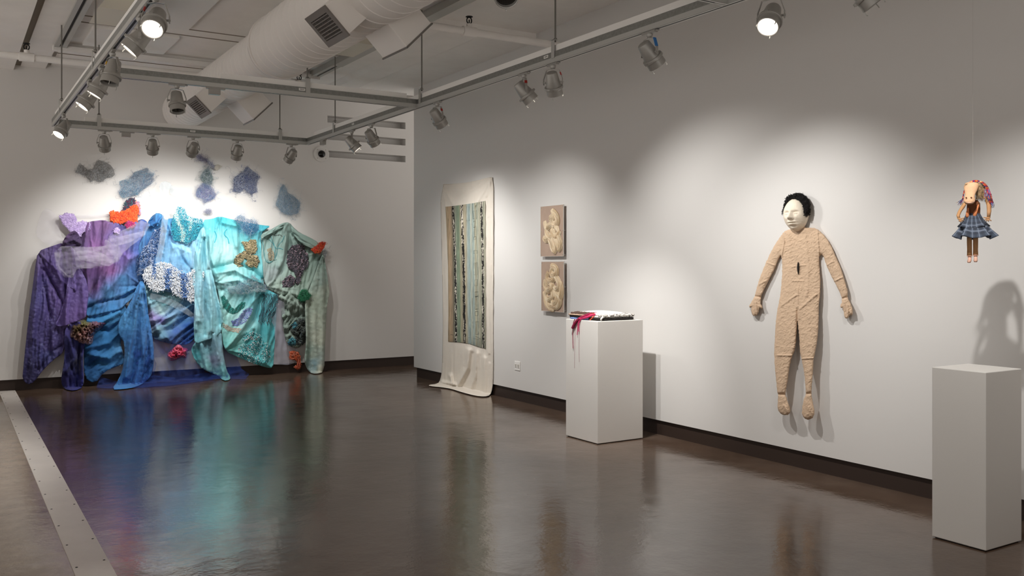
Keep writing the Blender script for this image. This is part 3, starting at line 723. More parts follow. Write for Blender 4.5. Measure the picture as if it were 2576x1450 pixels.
s4 = Sheet(bw, A(815,770, 845,765, 862,850, 868,940, 890,1050, 908,1190, 900,1300, 868,1352, 800,1390, 720,1402, 655,1405, 700,1345, 728,1260, 735,1130, 700,1090, 690,1010, 770,890), sp=2.2, off=.15, folds=rays(A, 834, 790, [(730,1080),(760,1250),(800,1200),(830,1300),(860,1200),(885,1100)])+fk(A, [((835,800, 800,950, 765,1150, 740,1330), 8, .055), ((836,810, 830,1000, 840,1200, 800,1370), 8, .05), ((834,805, 815,980, 800,1180, 770,1380), 5, -.045), ((838,820, 860,1000, 880,1200), 5, -.04), ((828,830, 740,980, 700,1090), 7, .04), ((840,900, 870,1060, 895,1230), 6, .04)]), drape=.015, dsx=12, dsy=160, ang=.1, wr=.008, wsc=14, seed=35, cols=bl, crease=.006)
under(t, s4b.build('swag', M['cloth']), s4.build('tail', M['cloth']))

# --- 5 light blue cloth
t = thing('draped_cloth', bw(430, 640), 'light blue cloth hung from bunched corners in the centre of the textile piece', 'cloth', G)
lb = ck(B, [(200,420,'#2f6fb0'),(240,400,'#4d90c4'),(200,560,'#2a5a98'),(170,650,'#3a6aa6'),(270,500,'#6aa2d0'),(260,620,'#7fb4da'),(330,580,'#8ec2e0'),(400,560,'#9acbe4'),(460,620,'#a8d6e8'),(380,660,'#6aa6d0'),(330,700,'#8abade'),(420,720,'#8cbfe0'),(480,480,'#8fd0e2'),(300,440,'#5a98c8'),(480,740,'#b4dcec'),(250,760,'#90b8dc'),(180,780,'#4a78b0'),(150,720,'#4674ae'),(330,400,'#3f9cc4')])
s5 = Sheet(bw, B(165,425, 190,385, 218,366, 255,378, 268,410, 300,395, 360,400, 440,420, 495,440, 505,520, 530,620, 540,740, 450,860, 330,840, 230,815, 140,790, 90,720, 100,600, 140,500), sp=2.2, off=.09,
  folds=rays(B, 258, 384, [(220,640),(255,660),(300,640),(350,640),(390,600)])+rays(B, 482, 446, [(330,540),(380,600),(430,680),(460,700)])+fk(B, [((220,370, 215,420, 180,440), 9, .10), ((255,385, 262,420, 280,470, 250,600), 7, .05), ((290,420, 330,560, 420,690), 9, .045), ((300,500, 380,640, 440,720), 5, -.05), ((480,450, 440,620, 430,720), 8, .05), ((270,480, 230,650), 6, -.04), ((330,560, 420,600, 460,520), 10, .03), ((160,460, 130,620, 120,720), 6, .04)]),
  drape=.018, dsx=20, dsy=110, ang=.0, wr=.006, wsc=14, seed=41, cols=lb, crease=.004)
under(t, s5.build('cloth', M['cloth']))
s5k = Sheet(bw, B(172,432, 178,405, 205,385, 216,366, 240,368, 262,382, 258,400, 240,412, 228,440, 200,448), sp=1.5, smooth=0, off=.13, folds=fk(B, [((216,370, 228,395, 195,440), 2.5, .05), ((250,376, 225,405, 205,435), 2.2, -.05), ((258,385, 236,410, 222,436), 2.2, .04), ((182,412, 205,405, 215,380), 2.2, -.04)]), drape=.03, dsx=9, dsy=30, ang=.5, seed=47, cols=ck(B, [(210,380,'#3f86bc'),(250,385,'#4a90c4'),(190,430,'#1f5288'),(230,420,'#3a7cb4')]))
under(t, s5k.build('bunched_corner', M['cloth']))
bead = scribble('beaded_netting', lambda x, y, h: s5.at(x, y, h), B(200,470, 262,440, 255,520, 230,600, 200,650, 215,700, 150,720, 105,740, 100,650, 130,590, 170,540), 900, .0015, ['#2f5f9c', '#3f74b0', '#8aa8d4', '#244a86', '#dfe6f4', '#5b86be'], depth=(.005, .05), seg=9, step=3.0, seed=12, curl=.5)
seqn = tufts('sequins', lambda x, y, l: s5.at(x, y, l), [B(200,470, 262,440, 255,520, 230,600, 200,650, 215,700, 150,720, 105,740, 100,650, 130,590, 170,540)], 420, .004, .0030, ['#dfe6f4', '#f4f6fa', '#2a5aa0', '#1f4a90', '#3a70b4', '#8aa8d4'], lift=.045, m=M['gloss'], seed=77)
under(t, bead, seqn)
tp = [B(330,355, 345,325, 380,335, 400,380, 440,395, 490,400, 495,440, 480,500, 450,520, 420,530, 400,545, 360,530, 320,525, 308,490, 305,440, 315,390)]
def tealstripe(x, y, rg):
    u = (x-300)*2.338; v = (y-380)*2.338
    w = math.exp(-((u-352-.06*(v-430)+18*math.sin(v/45))/13)**2)+.9*math.exp(-((u-412-8*math.sin(v/30))/10)**2)*(1 if 390 < v < 470 else .25)
    return rg.choice(['#d9ebe2', '#c6dfd6', '#b8dcd6']) if rg.random() < w*.85 else rg.choice(['#0a9ab4', '#0f8aa6', '#18a9bd', '#0c7c98', '#4fc4cc'])
t2 = thing('yarn_patch', bw(470, 565), 'teal and cream striped tufted patch at top centre of the textile piece', 'yarn patch', 'yarn patches of the textile piece')
under(t2, tufts('yarn_pile', lambda x, y, l: bw(x, y, .15+l), tp, 4200, .013, .0028, [], bend=.5, stripe=tealstripe, seed=6))
wp = [B(150,690, 185,668, 205,690, 215,660, 250,650, 300,660, 338,690, 330,712, 355,690, 375,715, 400,720, 420,700, 460,690, 497,710, 485,770, 470,830, 455,870, 425,892, 395,868, 350,850, 315,835, 300,800, 260,815, 215,825, 180,800, 150,760, 138,730)]
def whitestripe(x, y, rg):
    u = (x-300)*2.338; v = (y-380)*2.338
    w = max(math.exp(-((u-283)/17)**2)*(v > 690), math.exp(-((u-378-.06*(v-760))/20)**2), .8*math.exp(-((u-205)/10)**2)*(v < 740), .5*(v < 700)*math.exp(-((u-315)/16)**2))
    return rg.choice(['#5a82bc', '#7a9ccc', '#4c74b2']) if rg.random() < w else rg.choice(['#f2f3f6', '#e6ecf4', '#dfe8f4', '#fafafa'])
t2 = thing('yarn_patch', bw(435, 700), 'white and periwinkle tufted patch across the middle of the light blue cloth', 'yarn patch', 'yarn patches of the textile piece')
under(t2, tufts('yarn_pile', lambda x, y, l: bw(x, y, .16+l), wp, 3600, .030, .0040, [], bend=.45, stripe=whitestripe, seed=8, up=.35))

# --- 6 aqua and violet panel below the white tufts
t = thing('draped_cloth', bw(430, 820), 'aqua and violet brushed cloth panel beneath the white tufted patch', 'cloth', G)
s6 = Sheet(bw, B(95,740, 150,740, 230,790, 330,820, 440,830, 470,860, 465,980, 450,1090, 410,1140, 330,1140, 260,1125, 190,1100, 165,980, 130,860), sp=3, off=.05,
  folds=rays(B, 150, 790, [(300,900),(280,980),(230,1020)])+rays(B, 450, 890, [(330,960),(300,1040),(360,1080)])+fk(B, [((150,800, 200,980, 240,1090), 7, .05), ((170,900, 300,860, 440,900), 9, .03), ((440,900, 300,980, 190,1000), 6, .04), ((430,960, 320,1040, 210,1090), 8, -.04), ((420,1010, 330,1080, 250,1110), 7, .05), ((230,1050, 300,1120), 9, .05)]),
  drape=.02, dsx=12, dsy=110, ang=.9, wr=.008, wsc=10, seed=43, warp=16,
  cols=ck(B, [(190,860,'#88b8c8'),(260,880,'#5d9aa4'),(330,880,'#a6d4d8'),(240,930,'#bfe2e4'),(200,980,'#9b8fc4'),(300,960,'#8cb6d8'),(400,920,'#6fa8d0'),(380,980,'#4c84c0'),(300,1020,'#7fb4cc'),(250,1000,'#7c70b4'),(340,1060,'#4d70b4'),(420,1040,'#2a58a4'),(400,1100,'#1f4a92'),(250,1080,'#6a96b0'),(300,1100,'#35528e'),(230,1060,'#86b0c0')]))
under(t, s6.build('cloth', M['cloth']))

# --- 7 pale turquoise tail
t = thing('draped_cloth', bw(520, 830), 'pale turquoise cloth in two layers falling to a point on the floor', 'cloth', G)
pt = ck(B, [(490,480,'#8ed0dc'),(480,600,'#94d4e0'),(510,700,'#a2d8e2'),(470,800,'#9ccfe0'),(540,850,'#9cd4de'),(480,950,'#a8d4e0'),(560,950,'#94cfdc'),(500,1060,'#9cd2da'),(590,1010,'#8fd0da'),(450,1110,'#7fc2ce'),(450,1200,'#4aa0a8'),(520,1180,'#6a9ca6'),(540,1150,'#7fa6b8'),(580,1200,'#8fb4c4'),(600,1280,'#7fc0c8'),(520,1260,'#86c4c8'),(620,1330,'#5f9ca4'),(560,1230,'#a0a8c4')])
s7b = Sheet(bw, B(428,1150, 470,1100, 540,1080, 600,1050, 606,1150, 618,1230, 632,1295, 655,1330, 650,1348, 612,1352, 580,1320, 520,1298, 475,1272, 440,1220, 424,1180), sp=3, off=.13, folds=fk(B, [((560,1080, 580,1200, 620,1340), 7, .06), ((530,1090, 540,1200, 560,1300), 5, -.05), ((470,1110, 500,1200, 520,1290), 8, .05), ((430,1160, 470,1260), 6, -.03)]), drape=.02, dsx=14, dsy=120, ang=-.12, wr=.012, wsc=9, seed=51, cols=pt, speck=.3, speckc='#8a90b8')
s7 = Sheet(bw, B(470,470, 505,440, 515,560, 528,660, 552,740, 566,800, 585,880, 605,960, 612,1015, 596,1022, 606,1058, 560,1100, 500,1118, 445,1140, 438,1060, 440,960, 445,850, 430,760, 436,660, 455,560), sp=2.2, off=.17,
  folds=rays(B, 496, 462, [(450,760),(475,800),(505,820),(535,800)], 2.6, .03)+fk(B, [((490,480, 470,620, 480,800, 470,1000), 7, .055), ((505,500, 520,700, 545,900, 540,1060), 7, .05), ((500,520, 495,700, 510,900, 505,1080), 5, -.055), ((460,600, 455,850, 450,1050), 6, .04), ((530,700, 570,900, 590,1020), 5, -.04)]), drape=.02, dsx=13, dsy=150, ang=-.08, wr=.007, wsc=11, seed=53, cols=pt, speck=.2, speckc='#9fa0cc')
under(t, s7b.build('lower_layer', M['cloth']), s7.build('upper_layer', M['cloth']))

# --- 8 turquoise cloth
t = thing('draped_cloth', bw(610, 720), 'large turquoise dyed cloth with embroidery right of centre', 'cloth', G)
tq = ck(B, [(520,440,'#6fcbd4'),(600,400,'#4fc0cc'),(680,410,'#62c6ce'),(760,450,'#2f9cc0'),(860,450,'#4db4c4'),(560,550,'#9fdce0'),(620,580,'#bfeaea'),(640,650,'#b6e8e8'),(700,520,'#86d4d8'),(760,560,'#79ccd2'),(820,600,'#7fd0d8'),(600,690,'#66c0c4'),(680,730,'#a4e2e4'),(620,740,'#b4e8e8'),(780,700,'#84d2d6'),(830,760,'#5cb4bc'),(640,830,'#9ed8d8'),(760,840,'#7cc4cc'),(860,830,'#5ab0ba'),(920,860,'#57b0bc'),(640,950,'#a6dcd8'),(720,1000,'#b0dcdc'),(680,1100,'#8fccc8'),(640,1160,'#6fb8b4'),(760,1120,'#54b0b4'),(820,1180,'#5fb8bc'),(880,1050,'#52b2ba'),(890,1240,'#64bcc0'),(780,1240,'#70c0be'),(860,950,'#4fa8b4')])
s8 = Sheet(bw, B(488,405, 545,400, 590,384, 650,400, 720,415, 800,430, 850,438, 893,442, 850,470, 832,500, 836,600, 848,720, 850,800, 860,840, 800,850, 720,860, 640,850, 580,830, 540,750, 510,640, 490,520), sp=2.2, off=.08,
  folds=rays(B, 592, 392, [(530,600),(570,640),(610,620),(660,560)])+rays(B, 886, 446, [(740,520),(770,580),(810,640)])+rays(B, 845, 780, [(700,720),(680,770),(740,640),(800,600)])+rays(B, 570, 770, [(640,720),(700,745),(660,790)])+fk(B, [((592,390, 600,420, 690,440), 6, .04), ((590,395, 585,560, 560,700), 8, .03), ((700,430, 720,560, 700,640), 6, -.04), ((690,420, 690,560), 7, .03), ((820,470, 800,600, 840,740), 8, .05), ((560,690, 680,660, 780,700, 850,760), 7, -.05), ((570,720, 680,700, 790,760, 840,780), 9, .06), ((600,770, 700,760, 780,800), 9, .05), ((580,740, 600,800), 8, .05), ((530,500, 545,640, 580,740), 8, .04)]),
  drape=.015, dsx=20, dsy=120, wr=.006, wsc=13, seed=61, cols=tq, speck=.35, speckc='#d9f0ee')
s8b = Sheet(bw, B(570,760, 640,790, 720,815, 800,805, 860,810, 910,835, 938,850, 925,950, 918,1080, 910,1200, 905,1280, 862,1274, 800,1254, 740,1232, 680,1205, 628,1180, 605,1120, 600,1000, 592,900), sp=2.2, off=.10,
  folds=rays(B, 860, 815, [(720,960),(760,1040),(810,1060),(850,1100),(890,1080)])+rays(B, 622, 1172, [(720,1080),(760,1120),(740,1190),(820,1230)])+fk(B, [((800,830, 780,950, 700,1080, 620,1165), 8, .055), ((830,840, 800,980, 740,1080, 630,1175), 6, -.055), ((780,1040, 700,1110, 630,1180), 8, .05), ((900,850, 870,1000, 860,1240), 8, .045), ((850,860, 850,1000, 820,1200), 6, -.03), ((640,1170, 780,1210, 890,1270), 7, .03), ((610,850, 640,1000, 630,1120), 9, .03)]),
  drape=.015, dsx=18, dsy=120, ang=.3, wr=.006, wsc=11, seed=63, cols=tq, speck=.25, speckc='#d0e8e0')
o8 = s8.build('upper_cloth', M['cloth']); o8b = s8b.build('lower_cloth', M['cloth'])
def embroidery(name, sh, poly, n, cols, ang, L=3.2, r=.0020, seed=2, lift=.003):
    """short stitches laid on a sheet"""
    rg = random.Random(seed); b = MB(); xs = [q[0] for q in poly]; ys = [q[1] for q in poly]
    cl = [lin(c) for c in cols]; c = 0; tries = 0
    while c < n and tries < n*20:
        tries += 1
        x = rg.uniform(min(xs), max(xs)); y = rg.uniform(min(ys), max(ys))
        if not pin1(x, y, poly): continue
        c += 1; a = ang+rg.gauss(0, .25); dx, dy = math.cos(a)*L/2, math.sin(a)*L/2
        k = rg.choice(cl); b.tube([sh.at(x-dx, y-dy, lift), sh.at(x, y, lift+.004), sh.at(x+dx, y+dy, lift)], r, 4, k)
    return b.build(name, M['yarn'], None, smooth=True)
def cords(name, sh, lines, r, col, lift=.005, sides=5, jit=0., seed=3):
    rg = random.Random(seed); b = MB()
    for l in lines:
        l = smoothpoly(l, 2, False); b.tube([sh.at(x+rg.gauss(0, jit), y+rg.gauss(0, jit), lift) for x, y in l], r, sides, lin(rg.choice(col) if isinstance(col, list) else col))
    return b.build(name, M['yarn'], None, smooth=True)
e1 = embroidery('green_stitching', s8b, B(600,860, 615,850, 640,880, 660,920, 680,930, 700,910, 720,890, 740,890, 735,920, 700,945, 670,960, 640,950, 610,915), 1000, ['#127a74', '#1a8a80', '#0e6660', '#1f958c'], .5, seed=4)
e2 = embroidery('lilac_stitching', s8b, B(660,1000, 700,985, 730,940, 765,920, 785,930, 770,970, 740,1010, 700,1030, 670,1030), 600, ['#6a80c0', '#8a90cc', '#b8bcdc', '#5a70b4'], .3, seed=5)
e3 = embroidery('cream_stitching', s8b, B(610,1010, 660,1040, 720,1045, 700,1070, 640,1060, 612,1035), 380, ['#d8d4c4', '#d0a890', '#b8d4cc', '#c8b4a8'], .15, seed=6)
L9 = []
for k in range(13):
    u = 838+k*7.5
    L9.append(B(u+6, 838+3*(k % 3), u+12, 870+4*(k % 2), u-2, 905, u+4-k*.6, 940, u-14-k*1.2, 975, u-18-k*1.0, 1005+9*(k % 3)))
c1 = cords('black_cord_fringe', s8b, L9, .0042, ['#1c2a38', '#203444'], jit=.5)
c2 = cords('teal_cord', s8, [B(634,460, 616,478, 620,500, 640,512, 645,545), B(560,470, 575,500, 560,540)], .005, '#12a4b8')
tw = [B(722,1100, 745,1070, 790,1060, 830,1085, 850,1120, 880,1140, 888,1180, 878,1240, 840,1245, 790,1250, 740,1225, 705,1195, 700,1160, 730,1130, 765,1140, 790,1110, 770,1100, 740,1120)]
tw8 = tufts('turquoise_tufts', lambda x, y, l: s8b.at(x, y, l), tw, 1500, .018, .0034, ['#3fb4bc', '#58c4c8', '#d8eeee', '#2a9aa6', '#e6cfd0', '#1f8894', '#74d0d2'], bend=.6, up=.2, seed=9)
under(t, o8, o8b, e1, e2, e3, c1, c2, tw8)
br = [B(725,535, 760,540, 770,525, 800,525, 808,570, 800,600, 770,605, 745,580), B(680,640, 700,610, 740,590, 770,610, 810,620, 820,650, 808,680, 770,682, 745,665, 760,640, 735,630, 720,650, 700,668, 730,675, 700,680, 678,662)]
t2 = thing('yarn_patch', bw(625, 640), 'curly brown and tan yarn patch on the turquoise cloth', 'yarn patch', 'yarn patches of the textile piece')
under(t2, tufts('yarn_pile', lambda x, y, l: s8.at(x, y, l+.01), br, 1500, .019, .0046, ['#7b7352', '#8f8460', '#b3a07c', '#625a3c', '#c4b08e'], bend=.9, seed=11))

# --- 9 grey green garment
t = thing('draped_cloth', bw(760, 740), 'grey-green garment-like cloth with a hanging sleeve at the right end of the textile piece', 'cloth', G)
gg = [(x, y, tuple(min(1., c*1.3) for c in lin(h))) for x, y, h in ck(B, [(980,440,'#7f968f'),(860,500,'#7c948e'),(880,600,'#86a09c'),(900,720,'#8f9c9c'),(940,660,'#8aa29c'),(1000,560,'#7a918a'),(1060,500,'#7d948c'),(1150,560,'#82968c'),(1100,620,'#84998f'),(1000,740,'#8ba198'),(1080,760,'#8a9e92'),(960,800,'#8c9e94'),(1180,650,'#74877e'),(1200,760,'#7c8c84'),(1230,820,'#8e968a'),(1150,900,'#8b9688'),(1150,1000,'#97a092'),(1180,1100,'#a0a698'),(1130,1200,'#8d998e'),(1150,1260,'#6f8a90'),(1190,1290,'#b4b4a4'),(1000,900,'#84948a'),(980,1000,'#76877e'),(1030,950,'#7e8e84'),(1060,1000,'#6a7a72'),(1090,1180,'#74887e')])]
s9 = Sheet(bw, B(832,500, 880,470, 930,440, 968,422, 1000,420, 1025,450, 1060,480, 1120,520, 1170,545, 1190,580, 1198,640, 1160,720, 1120,800, 1090,880, 1060,870, 1000,840, 950,850, 900,825, 860,790, 845,720, 836,620), sp=2.2, off=.09,
  folds=rays(B, 990, 424, [(880,640),(920,700),(960,700),(1010,680),(1050,620)])+rays(B, 1188, 584, [(1060,640),(1090,700),(1120,760)])+rays(B, 868, 800, [(960,720),(1000,770),(1040,810),(980,830)])+fk(B, [((840,500, 900,470, 960,430), 6, .07), ((968,425, 975,520, 960,640, 900,770, 860,800), 8, .05), ((1010,430, 1000,560, 960,700, 890,800), 6, -.05), ((1000,425, 1010,520, 1060,480), 6, .04), ((1020,480, 1100,560, 1180,580), 6, -.05), ((1060,490, 1130,540, 1190,570), 9, .06), ((1190,600, 1140,720, 1080,860), 8, .06), ((1170,640, 1120,760, 1070,860), 5, -.055), ((880,800, 960,820, 1060,850), 8, .05), ((1030,540, 1060,700, 1000,800), 9, .03), ((930,700, 900,760, 860,800), 6, -.04)]),
  drape=.018, dsx=16, dsy=110, ang=.15, wr=.007, wsc=12, seed=71, cols=gg)
s9b = Sheet(bw, B(900,800, 960,810, 1030,830, 1110,830, 1125,960, 1110,1060, 1085,1130, 1050,1165, 1000,1150, 975,1110, 960,1000, 948,900), sp=3, off=.06,
  folds=fk(B, [((960,860, 1010,900, 1000,960), 9, .06), ((1010,850, 1050,900, 1080,930), 8, .06), ((970,920, 1030,970, 1070,960), 6, -.06), ((1060,860, 1070,950, 1080,1080), 8, .05), ((965,980, 1000,1060, 1040,1150), 8, .05)]), drape=.035, dsx=12, dsy=40, ang=.5, wr=.02, wsc=12, seed=73, cols=gg, crease=.015)
s9c = Sheet(bw, B(1092,870, 1130,780, 1180,640, 1200,600, 1215,680, 1228,760, 1238,840, 1222,900, 1216,1000, 1210,1150, 1205,1300, 1160,1312, 1116,1304, 1085,1240, 1100,1150, 1094,1000), sp=3, off=.15,
  folds=rays(B, 1196, 612, [(1120,860),(1150,900),(1180,980),(1205,940)])+fk(B, [((1195,620, 1200,850, 1190,1290), 8, .05), ((1200,640, 1216,800, 1212,900), 5, -.045), ((1100,880, 1105,1050, 1095,1240), 6, .05), ((1110,900, 1120,1100, 1112,1290), 6, -.03), ((1160,760, 1150,1000, 1160,1290), 12, .03)]), drape=.012, dsx=18, dsy=140, wr=.014, wsc=8, seed=75, cols=gg, speck=.3, speckc='#c2c2ae', crease=.006)
ob = [s9.build('body', M['cloth']), s9b.build('crumpled_front', M['cloth']), s9c.build('sleeve', M['painted'])]
ob.append(Sheet(bw, B(1008,440, 1030,455, 1062,482, 1120,508, 1168,536, 1192,578, 1180,592, 1130,572, 1075,548, 1040,512, 1015,475), sp=2, off=.19, folds=fk(B, [((1020,460, 1080,520, 1180,575), 5, .04)]), drape=.015, dsx=10, dsy=60, ang=-1.0, seed=79, cols=gg).build('shoulder_fold', M['cloth']))
ob.append(Sheet(bw, B(830,500, 850,480, 900,462, 940,440, 968,420, 985,430, 950,458, 900,482, 858,500, 838,520), sp=2, off=.16, drape=.012, dsx=10, dsy=60, ang=1.0, seed=80, cols=gg).build('collar_edge', M['cloth']))
e4 = embroidery('tan_stitching', s9, B(870,580, 895,570, 910,600, 915,640, 900,650, 880,640), 300, ['#a39a80', '#8f8670', '#b0a084'], 1.2, seed=14, r=.0025)
e5 = cords('embroidered_lines', s9, [B(842,520, 852,620, 868,660, 900,655, 925,620, 930,560, 955,540, 970,500), B(900,490, 925,500, 945,490, 960,505), B(880,520, 905,545, 925,580, 940,570, 965,580), B(870,640, 880,668, 890,650, 925,640), B(890,500, 915,560, 915,620)], .0042, ['#5d8a86', '#7e7a5e', '#3f8c92', '#4a5450'], jit=.4)
under(t, *ob, e4, e5)
dk = [B(992,590, 1020,560, 1050,553, 1085,560, 1090,590, 1108,610, 1112,660, 1100,690, 1080,700, 1070,740, 1050,745, 1030,710, 1000,690, 988,660), B(960,770, 985,740, 1010,732, 1030,750, 1028,785, 1000,798, 965,802), B(1035,750, 1060,745, 1068,760, 1050,786, 1035,770)]
t2 = thing('yarn_patch', bw(747, 670), 'dark charcoal looped yarn patch with pinkish flecks on the grey-green cloth', 'yarn patch', 'yarn patches of the textile piece')
under(t2, tufts('yarn_pile', lambda x, y, l: s9.at(x, y, l+.01), dk, 2000, .018, .0044, ['#34323a', '#47444e', '#29272d', '#3c3943', '#9c8490', '#55505c'], bend=.9, seed=13))
dk2 = [B(1045,1000, 1075,985, 1095,1000, 1098,1090, 1085,1140, 1040,1135, 1030,1110, 1045,1080, 1035,1050), B(1010,1035, 1030,1020, 1048,1030, 1045,1080, 1020,1075, 1010,1060)]
t2 = thing('yarn_patch', bw(750, 840), 'dark green-black yarn patch with teal tips low on the grey-green cloth', 'yarn patch', 'yarn patches of the textile piece')
under(t2, tufts('yarn_pile', lambda x, y, l: s9b.at(x, y, l+.015), dk2, 1000, .022, .005, ['#39443f', '#2a3230', '#4b5750', '#1c2a30', '#545f56'], bend=.9, seed=15),
  tufts('teal_pile', lambda x, y, l: s9b.at(x, y, l+.03), [B(1015,1020, 1035,1012, 1050,1022, 1040,1040, 1018,1042), B(995,1120, 1015,1100, 1035,1115, 1030,1140, 1000,1142)], 160, .022, .005, ['#2f7d8c', '#1c5f72', '#4a96a0'], bend=.9, seed=16))
# ------------------------------------------------------------------ veils, nets, plastic and loose yarn round the textile piece
GV = 'tulle veils of the textile piece'
M['tul_w'] = tulle_mat('white_tulle', '#e8e4f0', .80); M['tul_w2'] = tulle_mat('faint_white_tulle', '#f2f4f6', .80)
M['tul_p'] = tulle_mat('pale_blue_tulle', '#d6e6f0', .70); M['tul_b'] = tulle_mat('royal_blue_tulle', '#3554a8', .66); M['tul_g'] = tulle_mat('grey_violet_tulle', '#c4c4d2', .62)
def veil(label, pieces, m, grp=GV):
    obs = []
    for k, (nm, poly, off, kw) in enumerate(pieces):
        s = Sheet(bw, poly, sp=4, off=off, **{**dict(drape=.02, dsx=12, dsy=60, wr=.008, wsc=9, seed=81+k*3, smooth=0), **kw}); obs.append(s.build(nm, m, thick=0))
    c = obs[0].data.vertices[len(obs[0].data.vertices)//2].co
    t = thing('tulle_veil', c, label, 'veil', grp); under(t, *obs); return t
veil('sheer white tulle looped from the wall over the violet cloth', [
  ('wall_loop', A(268,338, 300,348, 345,392, 352,470, 385,560, 340,572, 270,548, 225,512, 211,482, 225,420, 245,362), .05, dict(ang=.4)),
  ('swag', A(316,600, 360,560, 440,562, 560,566, 625,556, 640,500, 740,458, 830,408, 884,430, 850,500, 770,560, 725,600, 695,655, 620,678, 540,692, 452,695, 440,722, 400,740, 345,690), .24, dict(ang=1.2, drape=.018)),
  ('ribbon', A(440,590, 520,585, 600,600, 660,640, 690,610, 700,640, 640,680, 560,660, 470,640), .30, dict(ang=1.3, drape=.03, dsx=6)),
  ('ribbon', A(620,520, 700,560, 720,610, 690,640, 640,590, 610,550), .28, dict(ang=.6, drape=.02, dsx=6)),
  ('ribbon', A(640,520, 760,490, 850,470, 860,490, 760,540, 680,560), .29, dict(ang=1.2, drape=.02, dsx=6)),
  ('trailing_end', A(320,600, 360,590, 350,680, 400,735, 440,720, 430,745, 380,745, 330,690), .27, dict(ang=.3, drape=.02, dsx=6)),
  ('swag_fold', A(430,570, 620,560, 700,600, 690,650, 540,690, 450,690), .28, dict(ang=1.3, drape=.03)),
  ('wall_band', A(340,372, 450,376, 560,374, 640,372, 640,386, 540,394, 440,392, 350,386), .03, dict(drape=.01))], M['tul_w'])
veil('pale blue tulle falling from a wall pin past the teal tufted patch', [
  ('column', B(234,205, 246,184, 268,178, 300,186, 306,206, 292,230, 288,400, 278,480, 258,600, 236,680, 212,650, 240,500, 252,380, 244,260), .20, dict(ang=0, dsx=7, dsy=120, drape=.012)),
  ('side_drape', B(296,190, 340,232, 400,272, 474,300, 480,332, 400,322, 330,272, 296,250), .05, dict(ang=1.0, drape=.01))], M['tul_p'])
veil('royal blue tulle spread along the floor beneath the textile piece', [
  ('panel', B(60,880, 150,1000, 200,1090, 440,1120, 470,1180, 500,1300, 560,1345, 300,1380, 100,1392, -40,1395, 20,1330, 120,1290, 130,1200, 90,1050), .07, dict(drape=.03, dsx=16)),
  ('floor_layer', B(-135,1392, -110,1330, 0,1360, 100,1350, 200,1320, 330,1335, 480,1310, 600,1290, 690,1265, 768,1312, 742,1342, 600,1340, 500,1352, 300,1378, 100,1394, -60,1398), .12, dict(drape=.04, dsx=20, ang=1.2)),
  ('side_layer', B(600,1130, 690,1205, 720,1280, 620,1330, 560,1250), .05, dict(drape=.02)),
  ('crumple', B(80,1180, 160,1140, 220,1250, 200,1330, 120,1375, -20,1390, 20,1340, 110,1290), .14, dict(drape=.05, ang=.6))], M['tul_b'])
veil('grey-violet tulle hanging between the turquoise and grey-green cloths', [
  ('front', B(935,872, 970,890, 975,960, 962,1010, 966,1070, 985,1150, 1000,1260, 960,1258, 906,1256, 916,1120, 912,1040, 888,985, 905,930), .12, dict(dsx=8, dsy=80)),
  ('back', B(920,1000, 980,1080, 1040,1170, 1060,1240, 1000,1258, 930,1256, 912,1150), .04, dict(dsx=8, dsy=80))], M['tul_g'])
veil('thin sheer veil edge crossing under the white tufted patch', [
  ('strip', B(185,835, 250,850, 330,880, 400,925, 440,960, 442,990, 400,965, 310,915, 230,885, 180,870), .14, dict(ang=.9))], M['tul_p'])
# --- wire and thread nets pinned on the wall
GN = 'crumpled nets pinned above the textile piece'
M['film'] = mat('clear_film', '#dfe6ea', .15, trans=.78)
def net(poly, label, cols, n_, name='net_cloud', depth=(.003, .10), r=.00062, film=True, seg=18, step=4.6, seed=1, wall=bw, filmc=None, grp=GN, cat='net', curl=.5):
    n = int(n_*(.75 if film else .6)); o = scribble('threads', wall, poly, n, r, cols+(['#e4eaee', '#c8d2da'] if name == 'net_cloud' else []), depth=depth, seg=seg, step=step, seed=seed, curl=curl, fringe=.25 if wall is bw and name == 'net_cloud' else 0.)  # pale colours lighten the net and paint in its white glints
    cx = sum(p[0] for p in poly)/len(poly); cy = sum(p[1] for p in poly)/len(poly)
    t = thing(name, wall(cx, cy), label, cat, grp); obs = [o]
    if film:
        s = Sheet(wall, poly, sp=4, off=(depth[0]+depth[1])/2, drape=.035, dsx=9, dsy=12, wr=.05, wsc=6, edge=10, crease=.02, seed=seed+3, smooth=0); obs.append(s.build('film', filmc or M['film'], thick=0))
    pb = MB(); pb.tube([wall(cx, cy-2, -.002), wall(cx, cy-2, .03)], .002, 6); obs.append(pb.build('pin', M['alu'])) if wall is bw and depth[0] < .01 else None
    under(t, *obs); return t
def tint(name, c, tr): return mat(name, c, .25, trans=.66+.30*tr)
net(D1(215,215, 290,270, 370,340, 460,320, 520,180, 560,165, 650,180, 780,250, 850,340, 860,440, 800,490, 700,500, 640,560, 580,570, 500,530, 420,570, 330,470, 240,420, 130,400, 170,330), 'grey bow-shaped crumpled mesh at top left of the wall piece', ['#4d4b4a', '#6e6c6a', '#8a8886', '#3b3a3a', '#a09d9a'], 230, seed=3, filmc=tint('grey_film', '#77736f', .25))
net(D1(1450,300, 1510,370, 1590,410, 1540,470, 1600,540, 1480,640, 1340,740, 1280,800, 1100,850, 1000,860, 930,780, 960,680, 930,560, 1020,525, 1110,530, 1130,480, 1220,380, 1330,350), 'slanting blue and grey net with turquoise flecks above the orange yarn', ['#5a6a8c', '#7c8aa4', '#2f7fae', '#38b2d0', '#4a4f6c', '#9aa8bc', '#34608c'], 330, seed=5, filmc=tint('blue_film', '#8fb0cc', .35))
